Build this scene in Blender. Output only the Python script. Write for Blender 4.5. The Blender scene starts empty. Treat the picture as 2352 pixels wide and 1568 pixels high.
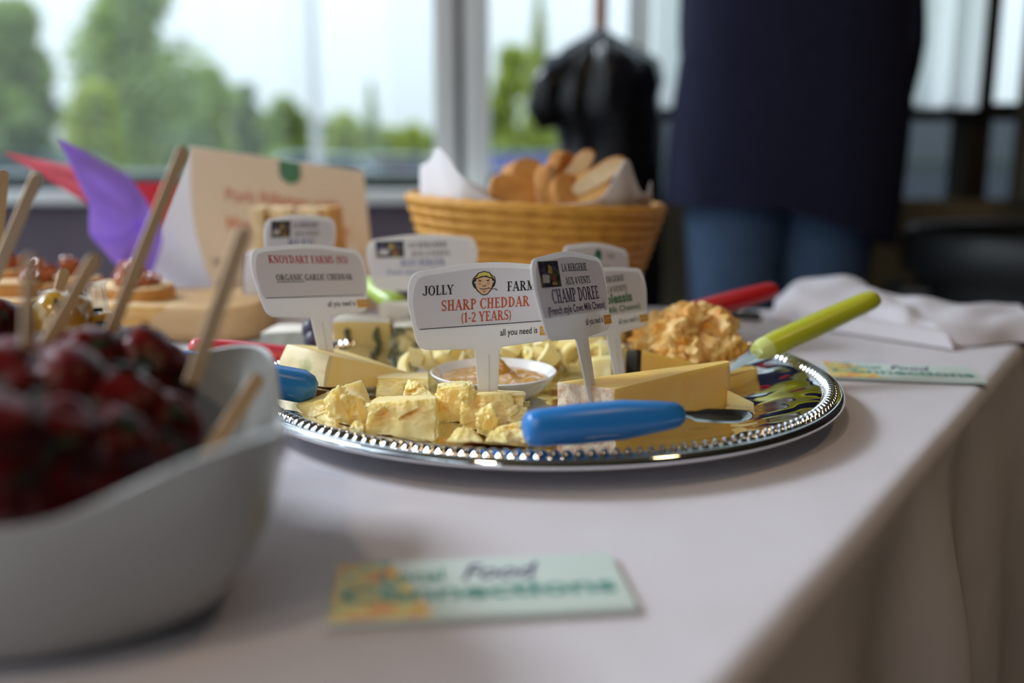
import bpy, bmesh, math, random
from mathutils import Vector, Matrix, noise

# ------------------------------------------------------------------ scene, camera, light
C = bpy.context.scene.collection
SC = bpy.context.scene
PI = math.pi
T = 0.74                      # table top height
FPX = 2210.0                  # focal length in pixels of the 2352 x 1568 frame
PIT = math.atan((784 - 360) / FPX)
CH = 0.166                    # camera height above the table top
cam_d = bpy.data.cameras.new('camera')
cam = bpy.data.objects.new('camera', cam_d)
C.objects.link(cam)
cam.location = (0, 0, T + CH)
cam.rotation_euler = (PI / 2 - PIT, 0, 0)
cam_d.sensor_width = 36
cam_d.lens = FPX / 2352 * 36
cam_d.clip_start = 0.01
cam_d.clip_end = 500
cam_d.dof.use_dof = True
cam_d.dof.focus_distance = 0.592
cam_d.dof.aperture_fstop = 2.55
SC.camera = cam

w = bpy.data.worlds.new('overcast_sky')
SC.world = w
w.use_nodes = True
nt = w.node_tree
nt.nodes.clear()
_tc = nt.nodes.new('ShaderNodeTexCoord')
_sx = nt.nodes.new('ShaderNodeSeparateXYZ')
nt.links.new(_tc.outputs['Generated'], _sx.inputs[0])
_rp = nt.nodes.new('ShaderNodeValToRGB')
_rp.color_ramp.elements[0].position = 0.0
_rp.color_ramp.elements[0].color = (0.80, 0.92, 0.99, 1)
_rp.color_ramp.elements[1].position = 1.0
_rp.color_ramp.elements[1].color = (0.66, 0.78, 1.0, 1)
nt.links.new(_sx.outputs[2], _rp.inputs[0])
_mr = nt.nodes.new('ShaderNodeMapRange')       # overcast sky: brighter towards the zenith
_mr.inputs[1].default_value = 0
_mr.inputs[2].default_value = 1
_mr.inputs[3].default_value = 1.05
_mr.inputs[4].default_value = 3.7
nt.links.new(_sx.outputs[2], _mr.inputs[0])
_bg = nt.nodes.new('ShaderNodeBackground')
nt.links.new(_rp.outputs[0], _bg.inputs[0])
nt.links.new(_mr.outputs[0], _bg.inputs[1])
_wo = nt.nodes.new('ShaderNodeOutputWorld')
nt.links.new(_bg.outputs[0], _wo.inputs[0])

def light(name, typ, loc, direction, energy, color, **kw):
    d = bpy.data.lights.new(name, typ)
    d.energy = energy
    d.color = color
    for k, v in kw.items():
        setattr(d, k, v)
    o = bpy.data.objects.new(name, d)
    C.objects.link(o)
    o.location = loc
    o.rotation_euler = Vector(direction).to_track_quat('-Z', 'Y').to_euler()
    return o

# bright cloud-veiled sun, coming in through the window on the left
light('veiled_sun', 'SUN', (-6, 4, 8), (0.80, -0.30, -0.78), 4.2, (0.87, 0.915, 1.0), angle=math.radians(22))

SC.view_settings.view_transform = 'Standard'
SC.view_settings.look = 'None'
SC.view_settings.gamma = 1
SC.view_settings.use_curve_mapping = False
SC.view_settings.exposure = 0.0
SC.cycles.use_denoising = True
SC.cycles.max_bounces = 10
SC.cycles.diffuse_bounces = 5
SC.cycles.transparent_max_bounces = 24

# ------------------------------------------------------------------ placing
cP, sP = math.cos(PIT), math.sin(PIT)
def ray(px, py):
    a = (px - 1176) / FPX
    b = (784 - py) / FPX
    return Vector((a, cP + b * sP, -sP + b * cP))
def at(px, py, z=0.0):                 # photograph point -> point on the level z above the table top
    r = ray(px, py)
    t = (z - CH) / r.z
    return Vector((0, 0, T + CH)) + r * t
def aty(px, py, y):                    # photograph point -> point at distance y
    r = ray(px, py)
    return Vector((0, 0, T + CH)) + r * (y / r.y)

# ------------------------------------------------------------------ materials
def principled(name):
    m = bpy.data.materials.new(name)
    m.use_nodes = True
    return m, m.node_tree, m.node_tree.nodes['Principled BSDF']
def pmat(name, c1, c2=None, scale=40, rough=0.5, metal=0.0, bump=0.0, bscale=None, sss=0.0, sssr=0.01, coat=0.0,
         detail=4, stretch=None, lo=0.35, hi=0.65, spec=None, trans=0.0, c3=None):
    m, t, b = principled(name)
    b.inputs['Roughness'].default_value = rough
    b.inputs['Metallic'].default_value = metal
    if spec is not None:
        b.inputs['Specular IOR Level'].default_value = spec
    if coat:
        b.inputs['Coat Weight'].default_value = coat
        b.inputs['Coat Roughness'].default_value = 0.08
    if sss:
        b.inputs['Subsurface Weight'].default_value = sss
        b.inputs['Subsurface Scale'].default_value = sssr
        b.inputs['Subsurface Radius'].default_value = (1.0, 0.6, 0.3)
    if trans:
        b.inputs['Transmission Weight'].default_value = trans
    c2 = c2 or tuple(x * 0.85 for x in c1)
    tc = t.nodes.new('ShaderNodeTexCoord')
    mp = t.nodes.new('ShaderNodeMapping')
    t.links.new(tc.outputs['Object'], mp.inputs[0])
    if stretch:
        mp.inputs['Scale'].default_value = stretch
    n = t.nodes.new('ShaderNodeTexNoise')
    n.inputs['Scale'].default_value = scale
    n.inputs['Detail'].default_value = detail
    t.links.new(mp.outputs[0], n.inputs['Vector'])
    r = t.nodes.new('ShaderNodeValToRGB')
    r.color_ramp.elements[0].position = lo
    r.color_ramp.elements[1].position = hi
    r.color_ramp.elements[0].color = (*c1, 1)
    r.color_ramp.elements[1].color = (*c2, 1)
    if c3:
        e = r.color_ramp.elements.new((lo + hi) / 2)
        e.color = (*c3, 1)
    t.links.new(n.outputs[0], r.inputs[0])
    t.links.new(r.outputs[0], b.inputs['Base Color'])
    if bump:
        n2 = t.nodes.new('ShaderNodeTexNoise')
        n2.inputs['Scale'].default_value = bscale or scale * 3
        n2.inputs['Detail'].default_value = 5
        t.links.new(mp.outputs[0], n2.inputs['Vector'])
        bp = t.nodes.new('ShaderNodeBump')
        bp.inputs['Strength'].default_value = bump
        bp.inputs['Distance'].default_value = 0.002
        t.links.new(n2.outputs[0], bp.inputs['Height'])
        t.links.new(bp.outputs[0], b.inputs['Normal'])
    return m
def glassmat(name, tint=(0.96, 0.98, 0.98), gl=0.06):
    m = bpy.data.materials.new(name)
    m.use_nodes = True
    t = m.node_tree
    t.nodes.clear()
    o = t.nodes.new('ShaderNodeOutputMaterial')
    mx = t.nodes.new('ShaderNodeMixShader')
    mx.inputs[0].default_value = gl
    tr = t.nodes.new('ShaderNodeBsdfTransparent')
    tr.inputs[0].default_value = (*tint, 1)
    g = t.nodes.new('ShaderNodeBsdfGlossy')
    g.inputs['Roughness'].default_value = 0.02
    t.links.new(tr.outputs[0], mx.inputs[1])
    t.links.new(g.outputs[0], mx.inputs[2])
    t.links.new(mx.outputs[0], o.inputs[0])
    return m
def emit(name, col, s):
    m, t, b = principled(name)
    b.inputs['Emission Color'].default_value = (*col, 1)
    b.inputs['Emission Strength'].default_value = s
    return m
def clothmat(name, col, wscale=900, wr=0.15):
    m, t, b = principled(name)
    b.inputs['Roughness'].default_value = 0.85
    b.inputs['Specular IOR Level'].default_value = 0.2
    b.inputs['Sheen Weight'].default_value = 0.15
    tc = t.nodes.new('ShaderNodeTexCoord')
    n = t.nodes.new('ShaderNodeTexNoise')
    n.inputs['Scale'].default_value = 5
    t.links.new(tc.outputs['Object'], n.inputs['Vector'])
    r = t.nodes.new('ShaderNodeValToRGB')
    r.color_ramp.elements[0].color = (*[x * 0.95 for x in col], 1)
    r.color_ramp.elements[1].color = (*col, 1)
    t.links.new(n.outputs[0], r.inputs[0])
    t.links.new(r.outputs[0], b.inputs['Base Color'])
    wv = t.nodes.new('ShaderNodeTexWave')
    wv.bands_direction = 'DIAGONAL'
    wv.inputs['Scale'].default_value = wscale
    wv.inputs['Distortion'].default_value = 0.5
    t.links.new(tc.outputs['Object'], wv.inputs['Vector'])
    b1 = t.nodes.new('ShaderNodeBump')
    b1.inputs['Strength'].default_value = wr
    b1.inputs['Distance'].default_value = 0.0004
    t.links.new(wv.outputs[0], b1.inputs['Height'])
    n2 = t.nodes.new('ShaderNodeTexNoise')
    n2.inputs['Scale'].default_value = 9
    n2.inputs['Detail'].default_value = 2
    t.links.new(tc.outputs['Object'], n2.inputs['Vector'])
    b2 = t.nodes.new('ShaderNodeBump')
    b2.inputs['Strength'].default_value = 0.5
    b2.inputs['Distance'].default_value = 0.01
    t.links.new(n2.outputs[0], b2.inputs['Height'])
    t.links.new(b1.outputs[0], b2.inputs['Normal'])
    t.links.new(b2.outputs[0], b.inputs['Normal'])
    return m

M = {}
M['wall'] = pmat('purple_grey_paint', (0.17, 0.135, 0.17), (0.14, 0.112, 0.14), 6, 0.8)
M['wall_warm'] = pmat('warm_beige_paint', (0.06, 0.042, 0.025), (0.052, 0.037, 0.022), 4, 0.85)
M['wall_dark'] = pmat('dark_panel_paint', (0.20, 0.165, 0.10), (0.17, 0.14, 0.085), 4, 0.7)
M['ceil'] = pmat('ceiling_paint', (0.24, 0.19, 0.13), (0.22, 0.175, 0.12), 5, 0.9)
M['floor'] = pmat('olive_brown_carpet', (0.08, 0.06, 0.034), (0.06, 0.046, 0.026), 60, 0.95, bump=0.4)
M['frame'] = pmat('white_window_frame', (0.92, 0.94, 0.93), (0.90, 0.92, 0.91), 8, 0.4)
M['groove'] = pmat('dark_seal', (0.06, 0.075, 0.07), (0.05, 0.06, 0.06), 20, 0.6)
M['outsill'] = pmat('grey_green_sill', (0.22, 0.27, 0.27), (0.19, 0.24, 0.24), 6, 0.6)
M['glass'] = glassmat('window_glass')
M['tint'] = glassmat('grey_tinted_glass', (0.30, 0.32, 0.34), 0.05)
M['post'] = pmat('dark_brown_post', (0.03, 0.022, 0.012), (0.024, 0.017, 0.01), 10, 0.5)
M['black'] = pmat('black_metal', (0.008, 0.008, 0.009), (0.006, 0.006, 0.006), 10, 0.45)
M['cloth'] = clothmat('white_tablecloth', (0.635, 0.605, 0.655))
M['wood_top'] = pmat('table_board', (0.3, 0.2, 0.12), (0.25, 0.16, 0.09), 12, 0.6)
M['steel_leg'] = pmat('grey_steel', (0.3, 0.3, 0.3), (0.25, 0.25, 0.25), 12, 0.35, 0.9)
M['chrome'] = pmat('chrome_tray', (0.80, 0.81, 0.82), (0.78, 0.79, 0.80), 3, 0.045, 1.0)
def wavy(m, scale, dist, strength=1.0):
    t = m.node_tree
    b = t.nodes['Principled BSDF']
    tc = t.nodes.new('ShaderNodeTexCoord')
    n = t.nodes.new('ShaderNodeTexNoise')
    n.inputs['Scale'].default_value = scale
    n.inputs['Detail'].default_value = 1.0
    t.links.new(tc.outputs['Object'], n.inputs['Vector'])
    bp = t.nodes.new('ShaderNodeBump')
    bp.inputs['Strength'].default_value = strength
    bp.inputs['Distance'].default_value = dist
    t.links.new(n.outputs[0], bp.inputs['Height'])
    t.links.new(bp.outputs[0], b.inputs['Normal'])
M['chrome_dish'] = pmat('chrome_tray_well', (0.80, 0.81, 0.82), (0.78, 0.79, 0.80), 3, 0.05, 1.0)
wavy(M['chrome_dish'], 24, 0.007)
M['blade'] = pmat('knife_steel', (0.6, 0.6, 0.6), (0.55, 0.55, 0.55), 30, 0.16, 1.0)
M['china'] = pmat('shaded_white_china', (0.30, 0.298, 0.285), (0.285, 0.283, 0.27), 5, 0.22, coat=0.4)  # greyer than the white bowl itself: the shade on it is put into the colour
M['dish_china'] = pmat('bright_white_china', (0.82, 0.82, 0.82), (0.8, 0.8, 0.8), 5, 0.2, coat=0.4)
M['tag'] = pmat('white_plastic', (0.86, 0.85, 0.84), (0.84, 0.83, 0.82), 8, 0.38)
M['paper'] = pmat('white_paper', (0.90, 0.89, 0.92), (0.88, 0.87, 0.90), 12, 0.6)
def translucent(m, col, f):
    t = m.node_tree
    b = t.nodes['Principled BSDF']
    tr = t.nodes.new('ShaderNodeBsdfTranslucent')
    tr.inputs[0].default_value = (*col, 1)
    mx = t.nodes.new('ShaderNodeMixShader')
    mx.inputs[0].default_value = f
    t.links.new(b.outputs[0], mx.inputs[1])
    t.links.new(tr.outputs[0], mx.inputs[2])
    t.links.new(mx.outputs[0], t.nodes['Material Output'].inputs[0])
M['ink'] = pmat('black_ink', (0.012, 0.012, 0.014), (0.01, 0.01, 0.01), 20, 0.6)
translucent(M['tag'], (0.90, 0.90, 0.92), 0.34)
translucent(M['paper'], (0.92, 0.91, 0.97), 0.46)
M['ink_or'] = pmat('burnt_orange_ink', (0.60, 0.11, 0.03), (0.55, 0.09, 0.025), 20, 0.6)
M['ink_red'] = pmat('red_ink', (0.55, 0.045, 0.05), (0.5, 0.04, 0.045), 20, 0.6)
M['ink_pur'] = pmat('purple_ink', (0.06, 0.03, 0.14), (0.05, 0.025, 0.12), 20, 0.6)
M['ink_blue'] = pmat('blue_ink', (0.10, 0.16, 0.42), (0.09, 0.14, 0.38), 20, 0.6)
M['ink_lblue'] = pmat('pale_blue_ink', (0.30, 0.36, 0.60), (0.28, 0.33, 0.56), 20, 0.6)
M['ink_green'] = pmat('green_ink', (0.08, 0.24, 0.13), (0.07, 0.21, 0.11), 20, 0.6)
M['ink_teal'] = pmat('teal_ink', (0.05, 0.26, 0.21), (0.045, 0.23, 0.18), 20, 0.6)
M['ink_pink'] = pmat('salmon_ink', (0.72, 0.33, 0.22), (0.68, 0.3, 0.2), 20, 0.6)
M['ink_grey'] = pmat('grey_ink', (0.20, 0.19, 0.19), (0.17, 0.16, 0.16), 20, 0.6)
M['box_or'] = pmat('amber_print', (0.78, 0.42, 0.05), (0.72, 0.38, 0.045), 20, 0.5)
M['skin_print'] = pmat('peach_print', (0.78, 0.50, 0.30), (0.75, 0.47, 0.28), 20, 0.6)
M['hat_print'] = pmat('yellow_print', (0.72, 0.60, 0.12), (0.65, 0.54, 0.1), 20, 0.6)
M['photo'] = pmat('dark_photo_print', (0.012, 0.014, 0.02), (0.10, 0.13, 0.05), 160, 0.45, c3=(0.02, 0.018, 0.05))
M['p_white'] = pmat('photo_pale_patch', (0.6, 0.58, 0.62), None, 40, 0.5)
M['p_yel'] = pmat('photo_yellow_patch', (0.45, 0.33, 0.08), None, 40, 0.5)
M['p_vio'] = pmat('photo_violet_patch', (0.10, 0.08, 0.2), None, 40, 0.5)
M['p_red'] = pmat('photo_red_patch', (0.25, 0.06, 0.03), None, 40, 0.5)
M['weave_print'] = pmat('woven_colour_print', (0.75, 0.32, 0.10), (0.20, 0.42, 0.38), 70, 0.6, c3=(0.82, 0.66, 0.18), lo=0.36, hi=0.66)
M['mint'] = pmat('pale_mint_card', (0.60, 0.70, 0.66), (0.57, 0.67, 0.63), 10, 0.55)
M['cheddar'] = pmat('pale_cheddar', (0.97, 0.71, 0.25), (0.97, 0.78, 0.38), 45, 0.42, bump=0.22, bscale=500, sss=0.5, sssr=0.012, detail=2)
M['cheddar2'] = pmat('golden_cheddar', (0.93, 0.61, 0.15), (0.94, 0.66, 0.20), 60, 0.42, bump=0.12, bscale=300, sss=0.35, sssr=0.015)
M['garlic'] = pmat('garlic_cheddar', (0.92, 0.68, 0.22), (0.93, 0.73, 0.31), 50, 0.35, bump=0.1, bscale=200, sss=0.3, sssr=0.012)
M['chive'] = pmat('herb_speckled_face', (0.74, 0.62, 0.34), (0.40, 0.42, 0.16), 60, 0.5, lo=0.58, hi=0.72, sss=0.2, sssr=0.01)
M['rind'] = pmat('mottled_rind', (0.82, 0.71, 0.55), (0.52, 0.27, 0.15), 170, 0.8, bump=0.4, bscale=500, lo=0.42, hi=0.68, detail=8)
M['bluech'] = pmat('blue_veined_cheese', (0.72, 0.52, 0.17), (0.68, 0.49, 0.16), 30, 0.45, sss=0.2, sssr=0.01)
M['vein'] = pmat('blue_green_vein', (0.06, 0.08, 0.035), (0.12, 0.12, 0.05), 200, 0.6)
M['vein_mix'] = pmat('marbled_blue_cheese', (0.10, 0.11, 0.05), (0.62, 0.50, 0.22), 90, 0.55, lo=0.4, hi=0.6)
M['brie'] = pmat('pale_brie_top', (0.78, 0.74, 0.66), (0.72, 0.68, 0.6), 30, 0.7)
M['greyrind'] = pmat('grey_green_rind', (0.40, 0.40, 0.34), (0.30, 0.31, 0.26), 60, 0.8, bump=0.3)
M['orange_ch'] = pmat('orange_crumbly_cheese', (0.80, 0.55, 0.22), (0.72, 0.33, 0.05), 55, 0.5, bump=0.4, bscale=200, sss=0.3, sssr=0.01, lo=0.4, hi=0.6)
M['curl'] = pmat('curled_cheese', (0.95, 0.76, 0.30), (0.95, 0.82, 0.46), 60, 0.35, sss=0.35, sssr=0.01)
M['wax'] = pmat('black_wax', (0.012, 0.012, 0.012), (0.02, 0.02, 0.018), 40, 0.4)
M['grape'] = pmat('dark_grape_skin', (0.018, 0.014, 0.03), (0.04, 0.035, 0.07), 60, 0.4)
M['jelly'] = pmat('amber_jelly', (0.52, 0.24, 0.045), (0.62, 0.36, 0.11), 50, 0.12, bump=0.5, bscale=120, sss=0.5, sssr=0.01, coat=0.5)
def plastic(n, c, c2=None):
    return pmat(n, c, c2 or tuple(x * 0.94 for x in c), 12, 0.30, sss=0.1, sssr=0.004)
M['blue_h'] = plastic('blue_plastic', (0.025, 0.21, 0.60))
M['red_h'] = plastic('red_plastic', (0.52, 0.012, 0.02))
M['rose_h'] = plastic('rose_red_plastic', (0.60, 0.04, 0.06))
M['lime_h'] = plastic('lime_plastic', (0.48, 0.50, 0.025))
M['limecap'] = plastic('pale_lime_plastic', (0.62, 0.68, 0.22))
M['green_h'] = plastic('light_green_plastic', (0.40, 0.56, 0.08))
M['stick'] = pmat('birch_stick', (0.60, 0.44, 0.28), (0.53, 0.38, 0.23), 60, 0.6, stretch=(6, 6, 0.5))
M['fruit'] = pmat('glazed_dark_red_fruit', (0.13, 0.003, 0.004), (0.02, 0.002, 0.002), 45, 0.34, spec=0.22, bump=0.3, bscale=150)
M['herb'] = pmat('dark_green_herb', (0.014, 0.026, 0.011), (0.008, 0.012, 0.007), 80, 0.5, spec=0.3)
M['golden'] = pmat('golden_fruit', (0.50, 0.29, 0.03), (0.36, 0.18, 0.02), 60, 0.2, coat=0.7, sss=0.2, sssr=0.006)
M['clear'] = glassmat('clear_plastic', (0.93, 0.94, 0.95), 0.13)
M['board'] = pmat('beech_board', (0.60, 0.40, 0.20), (0.52, 0.33, 0.15), 10, 0.55, stretch=(1, 9, 9))
M['crust'] = pmat('toasted_crust', (0.62, 0.28, 0.06), (0.46, 0.18, 0.035), 60, 0.7, bump=0.4)
M['crumb'] = pmat('bread_crumb', (0.78, 0.60, 0.36), (0.70, 0.50, 0.26), 70, 0.85, bump=0.4)
M['toast'] = pmat('golden_toast', (0.74, 0.46, 0.17), (0.66, 0.36, 0.10), 50, 0.75, bump=0.4)
M['relish'] = pmat('orange_red_relish', (0.46, 0.12, 0.015), (0.30, 0.05, 0.012), 140, 0.25, coat=0.5)
M['wicker'] = pmat('honey_wicker', (0.74, 0.37, 0.06), (0.56, 0.26, 0.035), 90, 0.55, bump=0.5, bscale=240, stretch=(1, 1, 3))
M['napkin'] = clothmat('white_paper_napkin', (0.82, 0.80, 0.83), 500, 0.05)
M['purple'] = pmat('purple_paper', (0.50, 0.36, 0.82), (0.46, 0.32, 0.77), 20, 0.7)
translucent(M['purple'], (0.58, 0.42, 0.92), 0.5)
M['redpap'] = pmat('red_paper', (0.80, 0.06, 0.11), (0.74, 0.05, 0.10), 20, 0.6)
translucent(M['redpap'], (0.85, 0.05, 0.10), 0.45)
M['cream'] = pmat('cream_card', (0.80, 0.66, 0.50), (0.77, 0.63, 0.47), 10, 0.65)
M['cardin'] = pmat('white_card_inside', (0.88, 0.88, 0.88), (0.86, 0.86, 0.86), 10, 0.6)
translucent(M['cardin'], (0.92, 0.92, 0.92), 0.4)
M['jacket'] = pmat('navy_wool', (0.020, 0.021, 0.048), (0.015, 0.016, 0.036), 60, 0.9, spec=0.15)
M['jeans'] = pmat('blue_denim', (0.062, 0.112, 0.20), (0.045, 0.08, 0.15), 120, 0.85, bump=0.2)
M['skin'] = pmat('skin', (0.55, 0.32, 0.22), (0.5, 0.28, 0.19), 20, 0.5, sss=0.2)
M['hair'] = pmat('brown_hair', (0.05, 0.03, 0.015), (0.035, 0.02, 0.01), 90, 0.5, stretch=(1, 1, 0.2))
M['shoe'] = pmat('black_leather', (0.012, 0.012, 0.012), (0.02, 0.02, 0.02), 30, 0.4)
M['gloss_black'] = pmat('shiny_black_nylon', (0.006, 0.006, 0.007), (0.012, 0.012, 0.013), 20, 0.26, bump=0.3, bscale=25, spec=0.35)
M['redwood'] = pmat('reddish_wood', (0.42, 0.16, 0.10), (0.36, 0.13, 0.08), 30, 0.45)
M['bin'] = pmat('black_bin_plastic', (0.010, 0.012, 0.012), (0.008, 0.009, 0.009), 20, 0.45)
M['bark'] = pmat('bark', (0.12, 0.09, 0.06), (0.08, 0.06, 0.04), 30, 0.9)
M['grass'] = pmat('mown_grass', (0.10, 0.16, 0.05), (0.08, 0.13, 0.04), 3, 0.9)
M['asphalt'] = pmat('asphalt', (0.20, 0.21, 0.21), (0.17, 0.18, 0.18), 5, 0.9)
M['pole'] = pmat('pale_grey_pole', (0.52, 0.5, 0.48), (0.48, 0.46, 0.44), 10, 0.5)
M['tyre'] = pmat('tyre', (0.012, 0.012, 0.012), None, 10, 0.8)
M['carglass'] = pmat('car_glass', (0.03, 0.04, 0.05), None, 5, 0.08)
for k, c in dict(navy=(0.012, 0.02, 0.09), silver=(0.50, 0.58, 0.58), teal=(0.01, 0.035, 0.03), pale=(0.6, 0.63, 0.6)).items():
    M['car_' + k] = pmat(k + '_car_paint', c, tuple(x * 0.95 for x in c), 3, 0.5, spec=0.2)
def leafmat(n, a, b):
    m, t, bs = principled(n)
    bs.inputs['Roughness'].default_value = 0.6
    g = t.nodes.new('ShaderNodeNewGeometry')
    r = t.nodes.new('ShaderNodeValToRGB')
    r.color_ramp.elements[0].color = (*a, 1)
    r.color_ramp.elements[1].color = (*b, 1)
    t.links.new(g.outputs['Random Per Island'], r.inputs[0])
    t.links.new(r.outputs[0], bs.inputs['Base Color'])
    tr = t.nodes.new('ShaderNodeBsdfTranslucent')
    t.links.new(r.outputs[0], tr.inputs[0])
    mx = t.nodes.new('ShaderNodeMixShader')
    mx.inputs[0].default_value = 0.4
    t.links.new(bs.outputs[0], mx.inputs[1])
    t.links.new(tr.outputs[0], mx.inputs[2])
    t.links.new(mx.outputs[0], t.nodes['Material Output'].inputs[0])
    return m
M['leaf_a'] = leafmat('fresh_leaf', (0.28, 0.34, 0.05), (0.46, 0.53, 0.10))
M['leaf_b'] = leafmat('mid_leaf', (0.19, 0.28, 0.06), (0.35, 0.44, 0.11))
M['leaf_c'] = leafmat('dark_leaf', (0.09, 0.15, 0.05), (0.19, 0.26, 0.08))
M['lamp'] = emit('lamp_face', (1.0, 0.76, 0.50), 8)
def blindmat():
    m = bpy.data.materials.new('translucent_blind')
    m.use_nodes = True
    t = m.node_tree
    b = t.nodes['Principled BSDF']
    b.inputs['Base Color'].default_value = (0.78, 0.82, 0.82, 1)
    b.inputs['Roughness'].default_value = 0.7
    tr = t.nodes.new('ShaderNodeBsdfTranslucent')
    tr.inputs[0].default_value = (0.95, 0.97, 0.96, 1)
    mx = t.nodes.new('ShaderNodeMixShader')
    mx.inputs[0].default_value = 0.78
    t.links.new(b.outputs[0], mx.inputs[1])
    t.links.new(tr.outputs[0], mx.inputs[2])
    t.links.new(mx.outputs[0], t.nodes['Material Output'].inputs[0])
    return m
M['blind'] = blindmat()
M['drape'] = pmat('grey_drape', (0.13, 0.135, 0.12), (0.10, 0.105, 0.095), 8, 0.9)

# ------------------------------------------------------------------ object helpers
WM = {}                                   # world matrix of every root, to bring parts into its frame
def finish(name, bm, m, smooth=True, sharp=35):
    me = bpy.data.meshes.new(name)
    bm.normal_update()
    bm.to_mesh(me)
    bm.free()
    for x in (m if isinstance(m, (list, tuple)) else [m]):
        me.materials.append(x)
    if smooth:
        me.shade_smooth()
        me.set_sharp_from_angle(angle=math.radians(sharp))
    return me
def tag(o, label=None, cat=None, group=None, kind=None):
    if label: o['label'] = label
    if cat: o['category'] = cat
    if group: o['group'] = group
    if kind: o['kind'] = kind
    return o
def thing(name, label, cat, mat4, group=None):
    o = bpy.data.objects.new(name, None)
    C.objects.link(o)
    if isinstance(mat4, Vector) or isinstance(mat4, tuple):
        mat4 = Matrix.Translation(mat4)
    o.matrix_world = mat4
    o.empty_display_size = 0.01
    WM[o] = mat4.copy()
    return tag(o, label, cat, group)
def part(name, bm, m, parent, world=True, smooth=True, sharp=35, label=None, kind=None):
    if world:
        bm.transform(WM[parent].inverted())
    o = bpy.data.objects.new(name, finish(name, bm, m, smooth, sharp))
    C.objects.link(o)
    o.parent = parent
    WM[o] = WM[parent].copy()
    if label: o['label'] = label
    if kind: o['kind'] = kind
    return o
def part_mesh(name, me, parent, mat4=None):
    o = bpy.data.objects.new(name, me)
    C.objects.link(o)
    o.parent = parent
    if mat4 is not None:
        o.matrix_local = mat4
    return o
def solo(name, bm, m, label, cat, group=None, smooth=True, sharp=35, kind=None):
    xs = [v.co for v in bm.verts]
    c = Vector(((min(v.x for v in xs) + max(v.x for v in xs)) / 2, (min(v.y for v in xs) + max(v.y for v in xs)) / 2, min(v.z for v in xs)))
    bmesh.ops.translate(bm, verts=bm.verts, vec=-c)
    o = bpy.data.objects.new(name, finish(name, bm, m, smooth, sharp))
    C.objects.link(o)
    o.location = c
    WM[o] = Matrix.Translation(c)
    return tag(o, label, cat, group, kind)
def struct(name, bm, m, parent=None, smooth=False):
    o = bpy.data.objects.new(name, finish(name, bm, m, smooth))
    C.objects.link(o)
    if parent:
        o.parent = parent
    else:
        o['kind'] = 'structure'
    return o
def copy_thing(o, mat4, label=None):
    c = o.copy()
    C.objects.link(c)
    c.matrix_world = mat4
    if label: c['label'] = label
    for ch in list(o.children):
        d = ch.copy()
        C.objects.link(d)
        d.parent = c
        for g in list(ch.children):
            e = g.copy()
            C.objects.link(e)
            e.parent = d
    return c

def nb():
    return bmesh.new()
def add_box(bm, x0, x1, y0, y1, z0, z1, bev=0, mat4=None):
    vs = [bm.verts.new(p) for p in ((x0, y0, z0), (x1, y0, z0), (x1, y1, z0), (x0, y1, z0), (x0, y0, z1), (x1, y0, z1), (x1, y1, z1), (x0, y1, z1))]
    fs = [bm.faces.new([vs[i] for i in q]) for q in ((0, 3, 2, 1), (4, 5, 6, 7), (0, 1, 5, 4), (1, 2, 6, 5), (2, 3, 7, 6), (3, 0, 4, 7))]
    if mat4 is not None:
        bmesh.ops.transform(bm, matrix=mat4, verts=vs)
    if bev:
        es = list({e for f in fs for e in f.edges})
        bmesh.ops.bevel(bm, geom=es, offset=bev, segments=2, affect='EDGES', profile=0.6)
def add_rings(bm, rings, close=True, cap0=True, cap1=True, mi=0):
    R = [[bm.verts.new(p) for p in r] for r in rings]
    n = len(R[0])
    for a, b in zip(R, R[1:]):
        for i in range(n if close else n - 1):
            f = bm.faces.new((a[i], a[(i + 1) % n], b[(i + 1) % n], b[i]))
            f.material_index = mi
    if close and cap0:
        bm.faces.new(list(reversed(R[0]))).material_index = mi
    if close and cap1:
        bm.faces.new(R[-1]).material_index = mi
    return R
def add_lathe(bm, prof, n=48, c=(0, 0, 0), sx=1, sy=1):
    c = Vector(c)
    rings = []
    for r, z in prof:
        r = max(r, 1e-5)
        rings.append([c + Vector((r * sx * math.cos(2 * PI * i / n), r * sy * math.sin(2 * PI * i / n), z)) for i in range(n)])
    add_rings(bm, rings, True, False, False)
def frame_of(d):
    d = d.normalized()
    u = Vector((0, 0, 1)) if abs(d.z) < 0.9 else Vector((0, 1, 0))
    s = d.cross(u).normalized()
    return s, s.cross(d).normalized()
def add_tube(bm, pts, rad, n=10, flat=1.0):
    pts = [Vector(p) for p in pts]
    if not isinstance(rad, (list, tuple)):
        rad = [rad] * len(pts)
    rings = []
    for i, p in enumerate(pts):
        d = pts[min(i + 1, len(pts) - 1)] - pts[max(i - 1, 0)]
        s, u = frame_of(d)
        rings.append([p + s * math.cos(2 * PI * k / n) * rad[i] + u * math.sin(2 * PI * k / n) * rad[i] * flat for k in range(n)])
    add_rings(bm, rings)
def add_prism(bm, outline, d0, d1, mat4=None, mi=0):          # outline in x,z ; extruded along y from d0 to d1
    a = [bm.verts.new((x, d0, z)) for x, z in outline]
    b = [bm.verts.new((x, d1, z)) for x, z in outline]
    n = len(a)
    fs = [bm.faces.new(a), bm.faces.new(list(reversed(b)))]
    for i in range(n):
        fs.append(bm.faces.new((a[i], b[i], b[(i + 1) % n], a[(i + 1) % n])))
    for f in fs:
        f.material_index = mi
    bmesh.ops.recalc_face_normals(bm, faces=fs)
    if mat4 is not None:
        bmesh.ops.transform(bm, matrix=mat4, verts=a + b)
    return fs
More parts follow.
